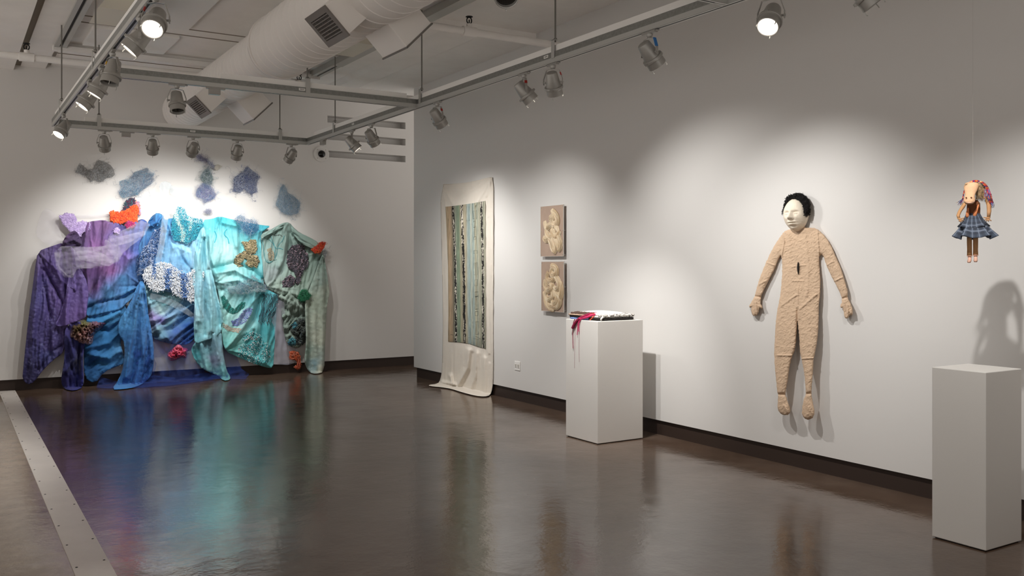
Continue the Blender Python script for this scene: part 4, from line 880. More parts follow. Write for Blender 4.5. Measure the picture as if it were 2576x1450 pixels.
net(D2(420,330, 480,410, 530,510, 525,600, 490,690, 400,690, 310,620, 265,550, 290,470, 350,390), 'grey-green leaf-shaped net topping the central hanging cluster', ['#6a8482', '#84a09c', '#4e6a6c', '#a8bcb8', '#5c6e8c'], 190, seed=7, filmc=tint('green_film', '#84a09c', .2))
net(D2(330,640, 400,690, 480,705, 550,770, 560,830, 600,880, 570,960, 470,1010, 400,1040, 365,1065, 310,970, 200,930, 188,830, 240,730), 'lilac and blue net bundle in the middle of the central hanging cluster', ['#8c88b8', '#a8a4cc', '#4a70b0', '#2a8ac0', '#5c4c8c', '#7a98c0'], 260, seed=9, filmc=tint('lilac_film', '#b0b0d4', .4))
net(D2(400,1170, 450,1160, 500,1190, 505,1240, 470,1275, 410,1280, 370,1250, 370,1200), 'small round lilac net hanging lowest in the central cluster', ['#8c88a8', '#a8a4c4', '#6c6890'], 60, seed=11, step=4, filmc=tint('mauve_film', '#d0d0de', .6))
net(D2(1215,290, 1300,370, 1400,440, 1500,520, 1440,600, 1420,700, 1440,830, 1340,860, 1330,980, 1280,860, 1220,850, 1160,750, 1100,850, 930,830, 950,700, 940,560, 1050,470, 1150,400), 'dark blue star-shaped net with a pale ragged left side', ['#26407c', '#3a5a9c', '#1c3468', '#5a78b0', '#2c4c8c', '#bdb8b2', '#8a94b4'], 330, seed=13, filmc=tint('navy_film', '#3a559a', .1))
net(D2(1945,665, 2000,720, 2060,850, 2200,940, 2290,1020, 2300,1120, 2260,1260, 2130,1310, 1980,1290, 1880,1200, 1800,1100, 1800,1040, 1850,930, 1890,760), 'pale blue teardrop-shaped net, rightmost on the wall', ['#6f98b8', '#8fb4cc', '#4f7ca4', '#b4c8d4', '#5f8cac', '#9a9a98'], 330, seed=15, filmc=tint('sky_film', '#8fb4cc', .2))
net(D2(190,100, 260,60, 330,130, 400,150, 480,220, 560,290, 560,345, 520,345, 450,280, 380,190, 300,220, 220,190), 'purple twisted net roll slanting down from behind the middle spotlight', ['#6a6290', '#8a84ac', '#3c3460', '#a8a4c0'], 150, seed=17, step=4.5, filmc=tint('purple_film', '#8a86a8', .5))
s = Sheet(bw, D2(560,300, 630,272, 720,310, 610,405, 545,352), sp=2, off=.05, drape=.01, smooth=0, seed=4)
t = thing('paper_tag', bw(548, 420), 'pale paper flap at the lower end of the purple net roll', 'paper'); under(t, s.build('flap', mat('thin_paper', '#bdb8ae', .8), thick=.001))
net(D3(230,30, 330,5, 400,70, 500,80, 570,100, 610,190, 600,270, 540,290, 480,330, 400,330, 330,260, 260,160, 200,110), 'bright blue thread tangle on the top edge of the turquoise cloth', ['#2a7cae', '#4a98c4', '#1f5f98', '#6aa8cc', '#3f68a0'], 300, seed=19, depth=(.12, .2), film=False, step=4.5)
net(D3(270,1130, 400,1060, 490,1000, 600,1070, 700,1150, 760,1230, 700,1280, 560,1290, 430,1310, 300,1330, 100,1300, 60,1200, 200,1180), 'glittering pale plastic band tied across the turquoise cloth', ['#5f94b0', '#8cb8c8', '#d8e4e4', '#4a7c9c', '#a0b8a4'], 330, seed=21, depth=(.13, .2), step=4.5, filmc=tint('aqua_film', '#9fc4cc', .6))
net(D3(1480,570, 1560,510, 1640,450, 1710,470, 1690,530, 1640,610, 1560,645, 1490,620), 'orange-red thread tuft on the right shoulder of the grey-green cloth', ['#d8502a', '#e46a30', '#c83c3c', '#e0442c'], 170, name='thread_tuft', seed=23, depth=(.16, .24), film=False, r=.0026, step=4, cat='thread', grp='thread tufts')
net(D3(1640,600, 1700,580, 1735,640, 1700,730, 1650,760, 1630,680), 'dark grey mesh lump behind the orange-red thread tuft', ['#5a625e', '#6f7a74', '#46504c'], 90, seed=25, depth=(.08, .16), film=False, step=4)
net(D3(1290,1250, 1380,1240, 1470,1330, 1430,1420, 1300,1450, 1240,1400), 'green thread tuft beside the hanging grey-green sleeve', ['#2f7a56', '#3f9068', '#226248', '#4aa078'], 150, name='thread_tuft', seed=27, depth=(.16, .23), film=False, r=.0022, step=4, cat='thread', grp='thread tufts')
net(D4(1230,960, 1300,940, 1390,960, 1420,1040, 1430,1150, 1420,1230, 1360,1250, 1320,1215, 1370,1190, 1360,1100, 1250,1090), 'coral orange thread tuft hanging low near the floor at right', ['#d86440', '#e07a50', '#c05438', '#e89a80'], 170, name='thread_tuft', seed=29, depth=(.05, .14), film=False, r=.0026, step=4, cat='thread', grp='thread tufts')
# --- plastic lumps
def clump(poly, label, cols, m, off, seed):
    s = Sheet(bw, poly, sp=2.2, off=off, drape=.03, dsx=8, dsy=12, wr=.075, wsc=6, seed=seed, cols=cols, smooth=1, crease=.03, edge=5, warp=6)
    cx = sum(p[0] for p in poly)/len(poly); cy = sum(p[1] for p in poly)/len(poly)
    t = thing('plastic_clump', bw(cx, cy), label, 'plastic'); under(t, s.build('crumpled_film', m, thick=.002)); o_ = t.children[0].data; o_.polygons.foreach_set('use_smooth', [False]*len(o_.polygons)); return t
M['plas'] = mat('shiny_film', '#888888', .18, attr=True, bump=.5, bscale=70, bdist=.006); M['foil'] = mat('foil_film', '#888888', .2, metal=.45, attr=True, bump=.8, bscale=60, bdist=.008)
clump(D6(550,770, 620,700, 680,640, 750,590, 800,620, 830,660, 930,670, 890,780, 890,850, 820,820, 720,870, 620,890, 570,850), 'coral pink crumpled plastic behind the blue tulle near the floor', ck(D6, [(600,780,'#d05a70'),(760,650,'#e07a8c'),(700,800,'#b83e58'),(850,760,'#cc4a66'),(640,860,'#d86478'),(820,690,'#c85070')]), M['plas'], .12, 91)
clump(D7(820,330, 850,240, 950,220, 1060,150, 1130,200, 1230,170, 1330,180, 1450,210, 1410,260, 1330,340, 1240,390, 1220,520, 1190,590, 1080,590, 960,550, 860,500, 790,470), 'crumpled iridescent brown and pink foil below the purple cuff', ck(D7, [(860,300,'#5a4838'),(950,300,'#7c6c44'),(1080,200,'#8c8c5c'),(1250,230,'#a87c88'),(1380,230,'#5c3a52'),(1050,400,'#c09090'),(900,440,'#a88c80'),(1100,540,'#d8b4b0'),(1180,420,'#7c5c64'),(980,500,'#c8a090'),(1250,320,'#5c4450')]), M['foil'], .25, 93)
# --- loose yarn patches by the orange one
op = [D1(780,1110, 860,1120, 960,1130, 1060,1100, 1130,1060, 1180,1010, 1260,1000, 1280,1100, 1250,1200, 1260,1280, 1220,1330, 1140,1290, 1080,1260, 1000,1310, 920,1310, 800,1260)]
t2 = thing('yarn_patch', bw(315, 545), 'bright orange looped yarn patch above the violet cloth', 'yarn patch', 'yarn patches of the textile piece')
under(t2, tufts('orange_pile', lambda x, y, l: bw(x, y, .07+l), op, 1000, .03, .0062, ['#e04a1c', '#ec5a24', '#d03c14', '#f06a30'], bend=.7, seed=31, up=.3),
  tufts('dark_pile', lambda x, y, l: bw(x, y, .05+l), [D1(1000,1120, 1040,1010, 1050,950, 1130,880, 1200,865, 1225,920, 1200,980, 1130,1040, 1060,1100)], 330, .026, .005, ['#2c4a56', '#5c1838', '#1e343e', '#3a6a74', '#4a2040'], bend=.8, seed=32),
  tufts('pink_pile', lambda x, y, l: bw(x, y, .04+l), [D1(1230,920, 1300,950, 1315,1150, 1270,1180, 1250,1000)], 160, .022, .005, ['#e08c84', '#c8a0c0', '#e87a6c', '#b49acc'], bend=.7, seed=33),
  tufts('magenta_pile', lambda x, y, l: bw(x, y, .12+l), [D1(1050,1340, 1120,1290, 1230,1330, 1200,1380, 1090,1415)], 160, .018, .005, ['#9c2460', '#b02c6c', '#861c50'], bend=.7, seed=34))
# ------------------------------------------------------------------ right wall: striped hanging, hair panels, textiles, figure, doll
E = K(1060, 430, 2.5)
M['muslin'] = mat('cream_muslin', '#e6ddd0', .9, var=.04, vscale=5, bump=.25, bscale=70, bdist=.004, translucent=.1)
t = thing('fabric_hanging', rw(1170, 700), 'long cream fabric hanging with painted vertical stripes, trailing onto the floor', 'wall hanging')
sc1 = Sheet(rw, E(118,84, 200,82, 270,76, 350,61, 425,39, 453,42, 453,300, 452,900, 451,1290, 447,1370, 434,1412, 400,1421, 340,1416, 250,1392, 190,1372, 130,1362, 48,1354, 48,1346, 104,1340, 121,1312, 131,1240, 136,900, 127,500), sp=2, off=.011,
  folds=fk(E, [((125,90, 150,200, 165,300), 4, .009), ((428,48, 400,120, 340,220), 4, .012), ((440,45, 410,160), 3, .008), ((122,86, 160,140, 200,215), 4, .008), ((432,50, 438,500, 428,1150), 3, .008), ((420,300, 432,1200), 2.5, -.015), ((128,85, 230,180, 420,60), 6, -.015), ((300,1130, 290,1240, 220,1370), 7, .028), ((350,1150, 335,1300, 300,1400), 8, .022), ((325,1150, 310,1260, 260,1370), 5, -.015), ((182,1290, 195,1345), 5, .03), ((400,1180, 400,1400), 6, .02), ((130,1330, 210,1345), 4, .04)]),
  drape=.003, dsx=9, dsy=160, wr=.002, wsc=8, seed=101, smooth=1)
cl = sc1.build('muslin_cloth', M['muslin'], thick=.002)
M['stripe'] = mat('painted_stripes', '#888888', .85, attr=True, bump=.15, bscale=90)
pp = E(152,226, 205,221, 262,213, 330,203, 402,189, 404,420, 405,800, 406,1010, 404,1118, 372,1112, 300,1088, 240,1079, 168,1075, 170,900, 168,600, 160,400)
X, Y, q, bd = gridpoly(pp, .6)
H = sc1.h(X, Y)+.006
u = (X-1060)*2.5; v = (Y-430)*2.5
uu = u+3.0*fbm(v/60, u*0, 5, 3)*1.2
base = [(150,'#b3a085'),(165,'#a08c70'),(178,'#b39a7c'),(190,'#94836c'),(196,'#6f6758'),(214,'#8d9180'),(222,'#7d8a76'),(235,'#798972'),(246,'#a49c82'),(254,'#8c8672'),(270,'#b4aa92'),(280,'#a29b84'),(288,'#a2aca6'),(300,'#8d9f9c'),(312,'#b0b2a2'),(322,'#8c9c98'),(330,'#a6aea2'),(338,'#a29c84'),(350,'#989d8e'),(360,'#a6a390'),(372,'#8b8c7a'),(392,'#929180'),(400,'#a6a290')]
xs = np.array([b_[0] for b_ in base]); cs = np.array([lin(b_[1]) for b_ in base])
sk = (u-152-(v-226)*.010)/1.0+152
col = np.stack([np.interp(sk+2*fbm(v/80, u/9, 7, 2), xs, cs[:, k]) for k in range(3)], 1)
fine = 1+.34*vn(u/3.2, v/120, 9)+.22*vn(u/1.5, v/70, 19)+.16*fbm(u/10, v/50, 12); col *= fine[:, None]
def band(c0, c1, w, seed):
    cc = np.interp(v, [226, 600, 1100], [c0, (c0+c1)/2+5, c1])+4*fbm(v/55, v*0, seed, 2)
    m = np.abs(u-cc) < w*(1+.35*vn(v/18, u*0, seed+1)); n = 1.0*fbm(u/4, v/13, seed+2, 3)+.8*vn(u/6, v/60, seed+3)+(.55*np.exp(-((v-300)/95)**2) if seed == 31 else .1)
    c = np.where((n > .36)[:, None], np.array(lin('#d8d0c0')), np.array(lin('#1c1917')))
    return m, c
for a in ((199, 219, 6, 21), (253, 272, 7, 31), (377, 389, 6.5, 41)):
    m, c = band(*a); col = np.where(m[:, None], c, col)
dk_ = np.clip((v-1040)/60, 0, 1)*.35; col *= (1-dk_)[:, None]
pn = mesh_obj('striped_panel', sc1.place(X, Y, H), q, M['stripe'], None, col, .0015)
lad = []
for x0, x1, y0, y1 in ((327,347,252,304), (327,340,318,356), (330,344,415,432), (331,350,502,522), (332,353,580,655), (335,352,686,724), (337,357,762,792), (338,357,790,872), (339,356,885,912), (340,360,950,1030)):
    lad += [E(x0,y0, x0,y1), E(x1,y0-2, x1,y1-2), E(x0,y0, x1,y0-2), E(x0,y1, x1,y1-2)]
    if y1-y0 > 45: lad += [E((x0+x1)/2, y0, (x0+x1)/2, y1)]
lad += [E(322,205, 322,260, 334,340, 334,420), E(284,225, 286,316), E(300,224, 302,316), E(284,316, 302,314), E(320,800, 322,960), E(185,1030, 300,1050, 360,1062), E(340,1040, 400,1075)]
b = MB()
for l in lad: b.tube([rw(x, y, float(sc1.h(np.array([x]), np.array([y]))[0])+.008) for x, y in l], .0013, 4)
lk_ = b.build('ink_ladders', mat('black_ink', '#3c4644', .8))
under(t, cl, pn, lk_)
# --- the two hair panels
M['board'] = mat('taupe_board', '#b39a88', .55, var=.10, vscale=7); M['hair'] = mat('blonde_hair', '#888888', .30, attr=True, sheen=.2); M['edge'] = mat('clear_edge', '#d8d4cc', .2)
def hairpanel(x0, y0, x1, y1, label, locks, seed):
    xf = XR-.04; a = rw(x0, (y0+y1)/2, .04); c = rw(x1, (y0+y1)/2, .04); zt = rw((x0+x1)/2, y0, .04).z; zb = rw((x0+x1)/2, y1, .04).z
    w = a.y-c.y; h = zt-zb; t = empty('hair_panel', (xf, (a.y+c.y)/2, (zt+zb)/2)); tag(t, label, 'wall panel')
    b = MB(); b.box((0, -w/2, -h/2), (.007, w/2, h/2)); b.build('backing_board', M['board'], t)
    b = MB(); e = .003
    for lo, hi in (((-w/2-e, -h/2-e), (w/2+e, -h/2)), ((-w/2-e, h/2), (w/2+e, h/2+e)), ((-w/2-e, -h/2), (-w/2, h/2)), ((w/2, -h/2), (w/2+e, h/2))): b.box((-.001, lo[0], lo[1]), (.008, hi[0], hi[1]))
    b.build('edge_strip', M['edge'], t)
    for sy in (-1, 1):
        for sz in (-1, 0, 1):
            b = MB(); b.lathe([(.004, -.004), (.004, .0402), (0, .0402)], 8, Matrix.Translation((0, sy*(w/2-.012), sz*(h/2-.015))) @ Matrix.Rotation(math.pi/2, 4, 'Y')); b.build('pin', M['alu'], t)
    rg = random.Random(seed); b = MB(); pal = [lin(k) for k in ('#e6cda6', '#f0dfc0', '#d8bb92', '#f4e8d0', '#cfae84', '#e8d2b0')]
    for lk in locks:
        lk = smoothpoly(lk, 3, False); n = len(lk)
        for s in range(44):
            o = (s/43-.5)*.20+rg.gauss(0, .0035); ph = rg.uniform(0, 6); c0 = rg.choice(pal); f = rg.uniform(.9, 1.08); pts = []
            for i, (pu, pv) in enumerate(lk):
                i0, i1 = max(i-1, 0), min(i+1, n-1); du, dv = lk[i1][0]-lk[i0][0], (lk[i1][1]-lk[i0][1])*h/w; L = math.hypot(du, dv)+1e-6
                tp = .45+.55*math.sin(math.pi*min(1, .08+i/(n-1)*.92)); oo = o*tp
                pu2, pv2 = pu-dv/L*oo, pv+du/L*oo*w/h
                pts.append((-.004-.016*(1-(2*(s/43-.5))**2)*tp-.0012*math.sin(i*.5+ph), (.5-pu2)*w, (.5-pv2)*h))
            b.tube(pts, .0015, 5, tuple(min(1, k*f) for k in c0))
    b.build('hair_locks', M['hair'], t, smooth=True); return t
hairpanel(1360, 518, 1417, 645, 'upper taupe panel with long swirled blonde hair locks', [
  [(.52,.08),(.62,.18),(.50,.30),(.62,.42),(.70,.34),(.80,.28)], [(.55,.10),(.75,.22),(.78,.36),(.55,.40),(.42,.34)], [(.20,.30),(.28,.46),(.40,.40),(.60,.36),(.75,.44),(.82,.55)], [(.30,.40),(.28,.55),(.45,.64),(.62,.58),(.60,.46)],
  [(.50,.46),(.60,.60),(.74,.64),(.88,.50)], [(.35,.60),(.48,.70),(.55,.82),(.60,.92)], [(.52,.56),(.60,.74),(.72,.84),(.62,.95)], [(.72,.55),(.86,.68),(.90,.82),(.80,.90)], [(.42,.26),(.55,.24),(.66,.14)], [(.15,.62),(.30,.68),(.45,.60)], [(.62,.66),(.78,.72),(.84,.86)]], 3)
hairpanel(1362, 659, 1418, 784, 'lower taupe panel with a bundled mass of blonde hair', [
  [(.45,.08),(.70,.12),(.72,.26),(.50,.28),(.46,.16),(.60,.12)], [(.35,.20),(.25,.34),(.40,.42),(.60,.36),(.62,.24)], [(.60,.28),(.78,.36),(.84,.50),(.70,.58),(.55,.50)], [(.20,.36),(.18,.50),(.32,.60),(.52,.54),(.56,.44)], [(.85,.40),(.94,.56),(.88,.74),(.72,.78)],
  [(.25,.55),(.20,.70),(.35,.80),(.52,.72),(.50,.60)], [(.55,.58),(.70,.66),(.72,.80),(.58,.86),(.48,.78)], [(.18,.74),(.28,.88),(.50,.92),(.70,.90)], [(.70,.62),(.86,.70),(.84,.86),(.66,.94)], [(.40,.40),(.55,.48),(.45,.60)], [(.15,.60),(.24,.80),(.42,.94),(.60,.96)]], 4)

# --- folded knitted textiles on the first pedestal
zt = 1.028
def slab(x0, x1, y0, y1, z0, z1, name, m, seed, amp=.006, col=None, dome=.0, n=44):
    V = []; F = []; g = rng
    us = np.linspace(-1, 1, n); idx = {}
    def rr(u, v): return u*(1-.06*abs(v)**6), v*(1-.06*abs(u)**6)
    uu, vv = np.meshgrid(us, us); uu, vv = uu*(1-.05*np.abs(vv)**6), vv*(1-.05*np.abs(uu)**6)
    X = (x0+x1)/2+uu*(x1-x0)/2; Y = (y0+y1)/2+vv*(y1-y0)/2
    X = X+.006*fbm(X*20, Y*20, seed+3); Y = Y+.006*fbm(X*20, Y*20, seed+4)
    e = np.maximum(np.abs(uu), np.abs(vv)); rd = np.sqrt(np.clip(1-np.clip((e-.88)/.12, 0, 1)**2, 0, 1))
    zm = (z0+z1)/2; top = zm+(z1-zm)*rd+dome*(1-e**2)+amp*fbm(X*60, Y*60, seed)*rd; bot = zm-(zm-z0)*rd
    P = np.stack([X.ravel(), Y.ravel(), top.ravel()], 1); Q = np.stack([X.ravel(), Y.ravel(), bot.ravel()], 1)
    V = np.concatenate([P, Q]); N = n*n
    for j in range(n-1):
        for i in range(n-1):
            a = j*n+i; F.append((a, a+1, a+n+1, a+n)); F.append((N+a, N+a+n, N+a+n+1, N+a+1))
    bd_ = [i for i in range(n)]+[k*n+n-1 for k in range(1, n)]+[(n-1)*n+k for k in range(n-2, -1, -1)]+[k*n for k in range(n-2, 0, -1)]
    for i in range(len(bd_)):
        a, c = bd_[i], bd_[(i+1) % len(bd_)]; F.append((c, a, N+a, N+c))
    return mesh_obj(name, V, F, m)
t = thing('folded_textile', (4.85, 6.26, zt), 'folded black and white knitted textile lying on the taller pedestal', 'textile')
M['knit_k'] = mat('black_knit', '#201b1a', .95, bump=.8, bscale=260, bdist=.004); M['knit_w'] = mat('white_knit', '#ece9e4', .9, bump=.5, bscale=160, bdist=.004); M['canvas_w'] = mat('white_canvas', '#efece6', .85, bump=.2, bscale=120)
M['knit_b'] = mat('brown_knit', '#5a463c', .95, bump=.6, bscale=240, bdist=.004); M['knit_t'] = mat('tan_knit', '#b79c86', .9, bump=.5, bscale=240)
k1 = slab(4.655, 5.035, 6.06, 6.40, zt+.001, zt+.024, 'black_border', M['knit_k'], 5)
k2 = slab(4.665, 5.025, 6.072, 6.40, zt+.018, zt+.043, 'white_knit_layer', M['knit_w'], 7, amp=.012)
k3 = slab(4.665, 4.96, 6.12, 6.42, zt+.038, zt+.062, 'white_cover', M['canvas_w'], 9, amp=.003, dome=.014)
k4 = slab(4.635, 4.78, 6.22, 6.475, zt+.001, zt+.020, 'blue_white_fold', mat('blue_knit', '#7f98cc', .9, var=.3, vscale=30), 11)
k5 = slab(4.630, 4.80, 6.22, 6.480, zt+.018, zt+.036, 'black_fold', M['knit_k'], 13); k6 = slab(4.624, 4.78, 6.24, 6.486, zt+.034, zt+.046, 'tan_fold', M['knit_t'], 15); k7 = slab(4.640, 4.79, 6.20, 6.475, zt+.044, zt+.060, 'brown_fold', M['knit_b'], 17); k8 = slab(4.655, 4.80, 6.16, 6.44, zt+.058, zt+.066, 'brown_edge', M['knit_b'], 19)
wl = tufts('white_loops', lambda x, y, l: Vector((x, y, zt+.040)), [[(4.67,6.065), (5.03,6.065), (5.03,6.12), (4.67,6.12)], [(4.97,6.1), (5.03,6.1), (5.03,6.39), (4.97,6.39)]], 700, .014, .0032, ['#efece6', '#e4e0d8', '#c8c0b8', '#77706c'], bend=.9, seed=41)
under(t, k1, k2, k3, k4, k5, k6, k7, k8, wl)
b = MB(); b.tube([(4.69, 6.066, zt+.030), (4.675, 6.052, zt+.034), (4.655, 6.045, zt+.022), (4.655, 6.05, zt+.004)], .008, 8); k = b.build('white_loop', M['knit_w'], None, smooth=True); under(t, k)
t = thing('yarn_strap', (4.62, 6.2, zt+.03), 'crimson knitted strap draped over the pedestal edge beside the folded textile', 'strap')
M['strap'] = mat('crimson_knit', '#8e1a40', .9, bump=.8, bscale=220, bdist=.004); M['pink'] = mat('pink_yarn', '#c42c60', .85); M['oran'] = mat('orange_yarn', '#e05030', .85)
def st(pts, r, m, nm, tp=None):
    pts = [tuple(p) for p in pts]; q = Vector
    P = [q(p) for p in pts]
    for _ in range(3):
        n = [P[0]]
        for i in range(len(P)-1): n += [P[i]*.75+P[i+1]*.25, P[i]*.25+P[i+1]*.75]
        n.append(P[-1]); P = n
    b = MB(); b.tube(P, r, 8, None, None); k = b.build(nm, m, None, smooth=True); under(t, k)
st([(4.70,6.17,zt+.058), (4.66,6.19,zt+.056), (4.625,6.24,zt+.034), (4.600,6.30,zt+.006), (4.592,6.345,zt-.04), (4.592,6.37,zt-.075)], .013, M['strap'], 'knitted_band')
st([(4.69,6.14,zt+.055), (4.655,6.16,zt+.05), (4.63,6.2,zt+.03), (4.62,6.25,zt+.018), (4.60,6.28,zt+.01)], .009, M['pink'], 'pink_band')
st([(4.66,6.15,zt+.06), (4.645,6.2,zt+.045), (4.62,6.26,zt+.024)], .004, M['oran'], 'orange_strand'); st([(4.65,6.14,zt+.04), (4.635,6.15,zt+.02), (4.63,6.17,zt+.006)], .004, M['oran'], 'orange_strand')
for k_, (y, dz, m, r) in enumerate(((6.37, .25, 'strap', .0028), (6.30, .13, 'pink', .003), (6.285, .10, 'pink', .004), (6.34, .42, 'strap', .0008), (6.28, .36, 'strap', .0008))):
    st([(4.606,y-.02,zt+.006), (4.596,y-.005,zt-.02), (4.597,y+.004,zt-dz*.5), (4.598,y+.010*(k_ % 2),zt-dz)], r, M[m], 'loose_strand')

# --- the bodysuit figure
Fg = K(1840, 460, 2.266)
body = Fg(345,262, 310,272, 296,285, 262,330, 225,395, 190,470, 160,545, 140,615, 134,645, 125,660, 110,688, 99,706, 104,712, 114,708, 112,725, 116,750, 128,762, 148,755, 160,720, 166,716, 176,723, 178,708, 165,690, 170,650, 185,615, 215,555, 245,500, 272,430, 285,415, 290,470, 288,540, 283,600, 275,660, 262,720, 252,800, 248,880, 243,980, 248,1060, 255,1130, 260,1190, 268,1212, 263,1260, 262,1295, 285,1322, 315,1328, 335,1315, 334,1285, 318,1240, 306,1205, 318,1150, 330,1060, 345,990, 362,960, 368,900, 372,840, 376,775, 383,840, 388,900, 390,960, 400,1010, 415,1080, 420,1140, 425,1205, 412,1240, 402,1290, 402,1330, 425,1352, 450,1350, 470,1335, 474,1300, 462,1245, 455,1200, 462,1120, 468,1010, 476,980, 490,900, 498,800, 498,700, 506,640, 508,560, 502,480, 500,415, 522,410, 540,470, 570,535, 605,600, 628,650, 631,680, 620,697, 624,716, 633,712, 640,735, 644,772, 665,775, 674,752, 690,757, 692,725, 680,690, 662,655, 665,625, 650,570, 630,500, 600,430, 570,360, 535,305, 490,262, 455,255, 425,259, 415,242, 372,242, 358,257)
def puff(name, wall, poly, sp, back, amp, k, m, wr, wsc, seed, folds=(), cols=None, sm=1, hang=None, rag=0.):
    poly = smoothpoly(poly, sm) if sm else poly
    X, Y, q, bd = gridpoly(poly, sp); d = dseg(X, Y, poly, True)[0]
    if rag: X = X+np.where(bd, rag*vn(X/5, Y/5, 91), 0); Y = Y+np.where(bd, rag*vn(X/5, Y/5, 92), 0)
    if hang: q0, q1, ex = hang; s_ = np.clip((Y-q0)/(q1-q0), 0, 1); back = back+ex*s_*s_*(3-2*s_)
    back = back+0*X; g = np.sqrt(np.clip(1-np.exp(-d/k), 0, 1)); f = back+.012+amp*g+wr*fbm(X/wsc, Y/wsc, seed, 4)*np.clip(d/3, 0, 1)
    f += wr*.9*(np.clip(ridg(X/(wsc*2.2)+Y/30, Y/(wsc*1.6)+X/60, seed+5), 0, 1)**6)+wr*.8*(np.clip(ridg(X/(wsc*.8)+Y/25, Y/(wsc*2.0)-X/50, seed+9), 0, 1)**7)+wr*.30*fbm(X/3, Y/3, seed+8, 2)*np.clip(d/3, 0, 1)
    for fo in folds:
        dd = dseg(X, Y, fo[0])[0]; f += fo[2]*np.exp(-(dd/fo[1])**2)
    f = np.maximum(f, back+.008); n = len(X)
    V = [wall(x, y, h) for x, y, h in zip(X, Y, f)]+[wall(x, y, h) for x, y, h in zip(X, Y, back)]
    Fc = [tuple(r) for r in q]+[(r[3]+n, r[2]+n, r[1]+n, r[0]+n) for r in q]
    cnt = {}
    for r in q:
        for i in range(4):
            e = (r[i], r[(i+1) % 4]); cnt[e] = 1
    for (a, c) in list(cnt):
        if (c, a) not in cnt: Fc.append((a, a+n, c+n, c))
    col = None
    if cols is not None: cc = idw(X, Y, cols, 6, seed); col = np.concatenate([cc, cc])
    return mesh_obj(name, V, Fc, m, None, col)
M['suit'] = mat('crinkled_tan_cloth', '#ccb094', .85, var=.06, vscale=12, bump=.4, bscale=55, bdist=.007)
t = thing('hanging_bodysuit', rw(2015, 770), 'life-size crinkled tan bodysuit figure with pale mask and black curly hair, hung on the wall', 'sculpture')
suit = puff('suit', rw, body, 1.1, .001, .024, 7, M['suit'], .0028, 10, 201, hang=(640, 1060, .070), rag=.9, folds=fk(Fg, [((296,285, 300,340, 286,415), 1.6, 0.0066), ((288,420, 285,560, 275,680), 1.6, 0.0055), ((490,265, 494,340, 500,415), 1.6, 0.0066), ((502,420, 506,560, 498,700), 1.6, 0.0055), ((376,720, 376,780), 2.5, -0.0120), ((378,600, 378,720), 1.5, 0.0044), ((262,985, 345,985), 2, 0.0066), ((395,1005, 474,1000), 2, 0.0066), ((134,648, 168,652), 2.5, -0.0132), ((628,662, 664,650), 2.5, -0.0132), ((266,1208, 308,1206), 3, -0.0150), ((424,1205, 456,1200), 3, -0.0150), ((420,300, 440,480, 430,640), 4, 0.0055), ((330,280, 330,420), 4, 0.0044), ((285,700, 370,640), 3, 0.0055), ((480,640, 390,720), 3, 0.0066), ((200,455, 240,470), 2, 0.0055), ((150,585, 195,560), 2, 0.0055), ((545,470, 580,450), 2, 0.0055), ((590,560, 630,540), 2, 0.0055), ((345,480, 420,470), 2, 0.0044), ((350,560, 410,560), 2, 0.0044), ((130,690, 138,755), 1.2, -0.0060), ((146,690, 152,740), 1.2, -0.0060), ((650,700, 655,760), 1.2, -0.0060), ((668,700, 672,745), 1.2, -0.0060), ((300,1270, 320,1310), 2, 0.0055), ((440,1280, 450,1330), 2, 0.0055)]))
slit = puff('chest_slit', lambda x, y, h: rw(x, y, h+.004), Fg(380,448, 385,465, 385,495, 381,526, 376,510, 373,485, 375,465), .5, .03, .01, 2, mat('dark_slit', '#17110e', .9), .0, 5, 3)
under(t, suit, slit)
b = MB()
for yy in (612, 628, 645): 
    p = rw(*Fg(379, yy)[0], .040); b.tube([p+Vector((0, .004, .006)), p+Vector((-.003, 0, 0)), p+Vector((0, -.004, -.006))], .0025, 6)
pn_ = MB()
for q in Fg(320,290, 470,280): p = rw(*q, .0004); pn_.tube([p, p+Vector((-.03, 0, 0))], .003, 6)
pn_ = pn_.build('wall_pins', M['alu'])
hk = b.build('hook_closure', mat('dark_hook', '#6a4c38', .6), None, smooth=True); under(t, hk, pn_)
# mask: a plaster face standing out from the wall
mc = rw(2014, 541, .0); hw, hh, dp = .093, .120, .100
n = 72; uu, vv = np.meshgrid(np.linspace(-1, 1, n), np.linspace(-1, 1, n))
ang = np.arctan2(vv, uu); rad = np.maximum(np.abs(uu), np.abs(vv)); U = rad*np.cos(ang); Vv = rad*np.sin(ang)       # disc
gs = lambda u0, v0, su, sv: np.exp(-((U-u0)/su)**2-((Vv-v0)/sv)**2)
hgt = np.sqrt(np.clip(1-.985*rad**2.3, 0, 1))
f = dp*hgt
f += .031*gs(0, -.10, .14, .24)+.020*gs(0, -.20, .15, .10)+.010*gs(-.15, -.23, .09, .07)+.010*gs(.15, -.23, .09, .07)
f += .009*gs(0, .22, .5, .09)-.021*gs(-.36, .10, .20, .11)-.021*gs(.36, .10, .20, .11)+.017*gs(-.36, .06, .15, .075)+.017*gs(.36, .06, .15, .075)-.005*gs(-.36, -.01, .17, .02)-.005*gs(.36, -.01, .17, .02)
f += .008*gs(-.45, -.2, .2, .18)+.008*gs(.45, -.2, .2, .18)+0.019*gs(0, -.445, .28, .060)+.021*gs(0, -.585, .25, .060)-.017*gs(0, -.51, .28, .022)-.008*gs(0, -.66, .2, .05)+.010*gs(0, -.82, .22, .11)-.006*gs(0, -.35, .05, .05)
f += .0016*fbm(U*9, Vv*9, 4, 4)
wid = hw*(1-.16*np.clip(-Vv, 0, 1)**2-.10*np.clip(Vv, 0, 1)**3)
P = np.stack([-f.ravel()-.030, (-U*wid).ravel(), (Vv*hh).ravel()], 1)
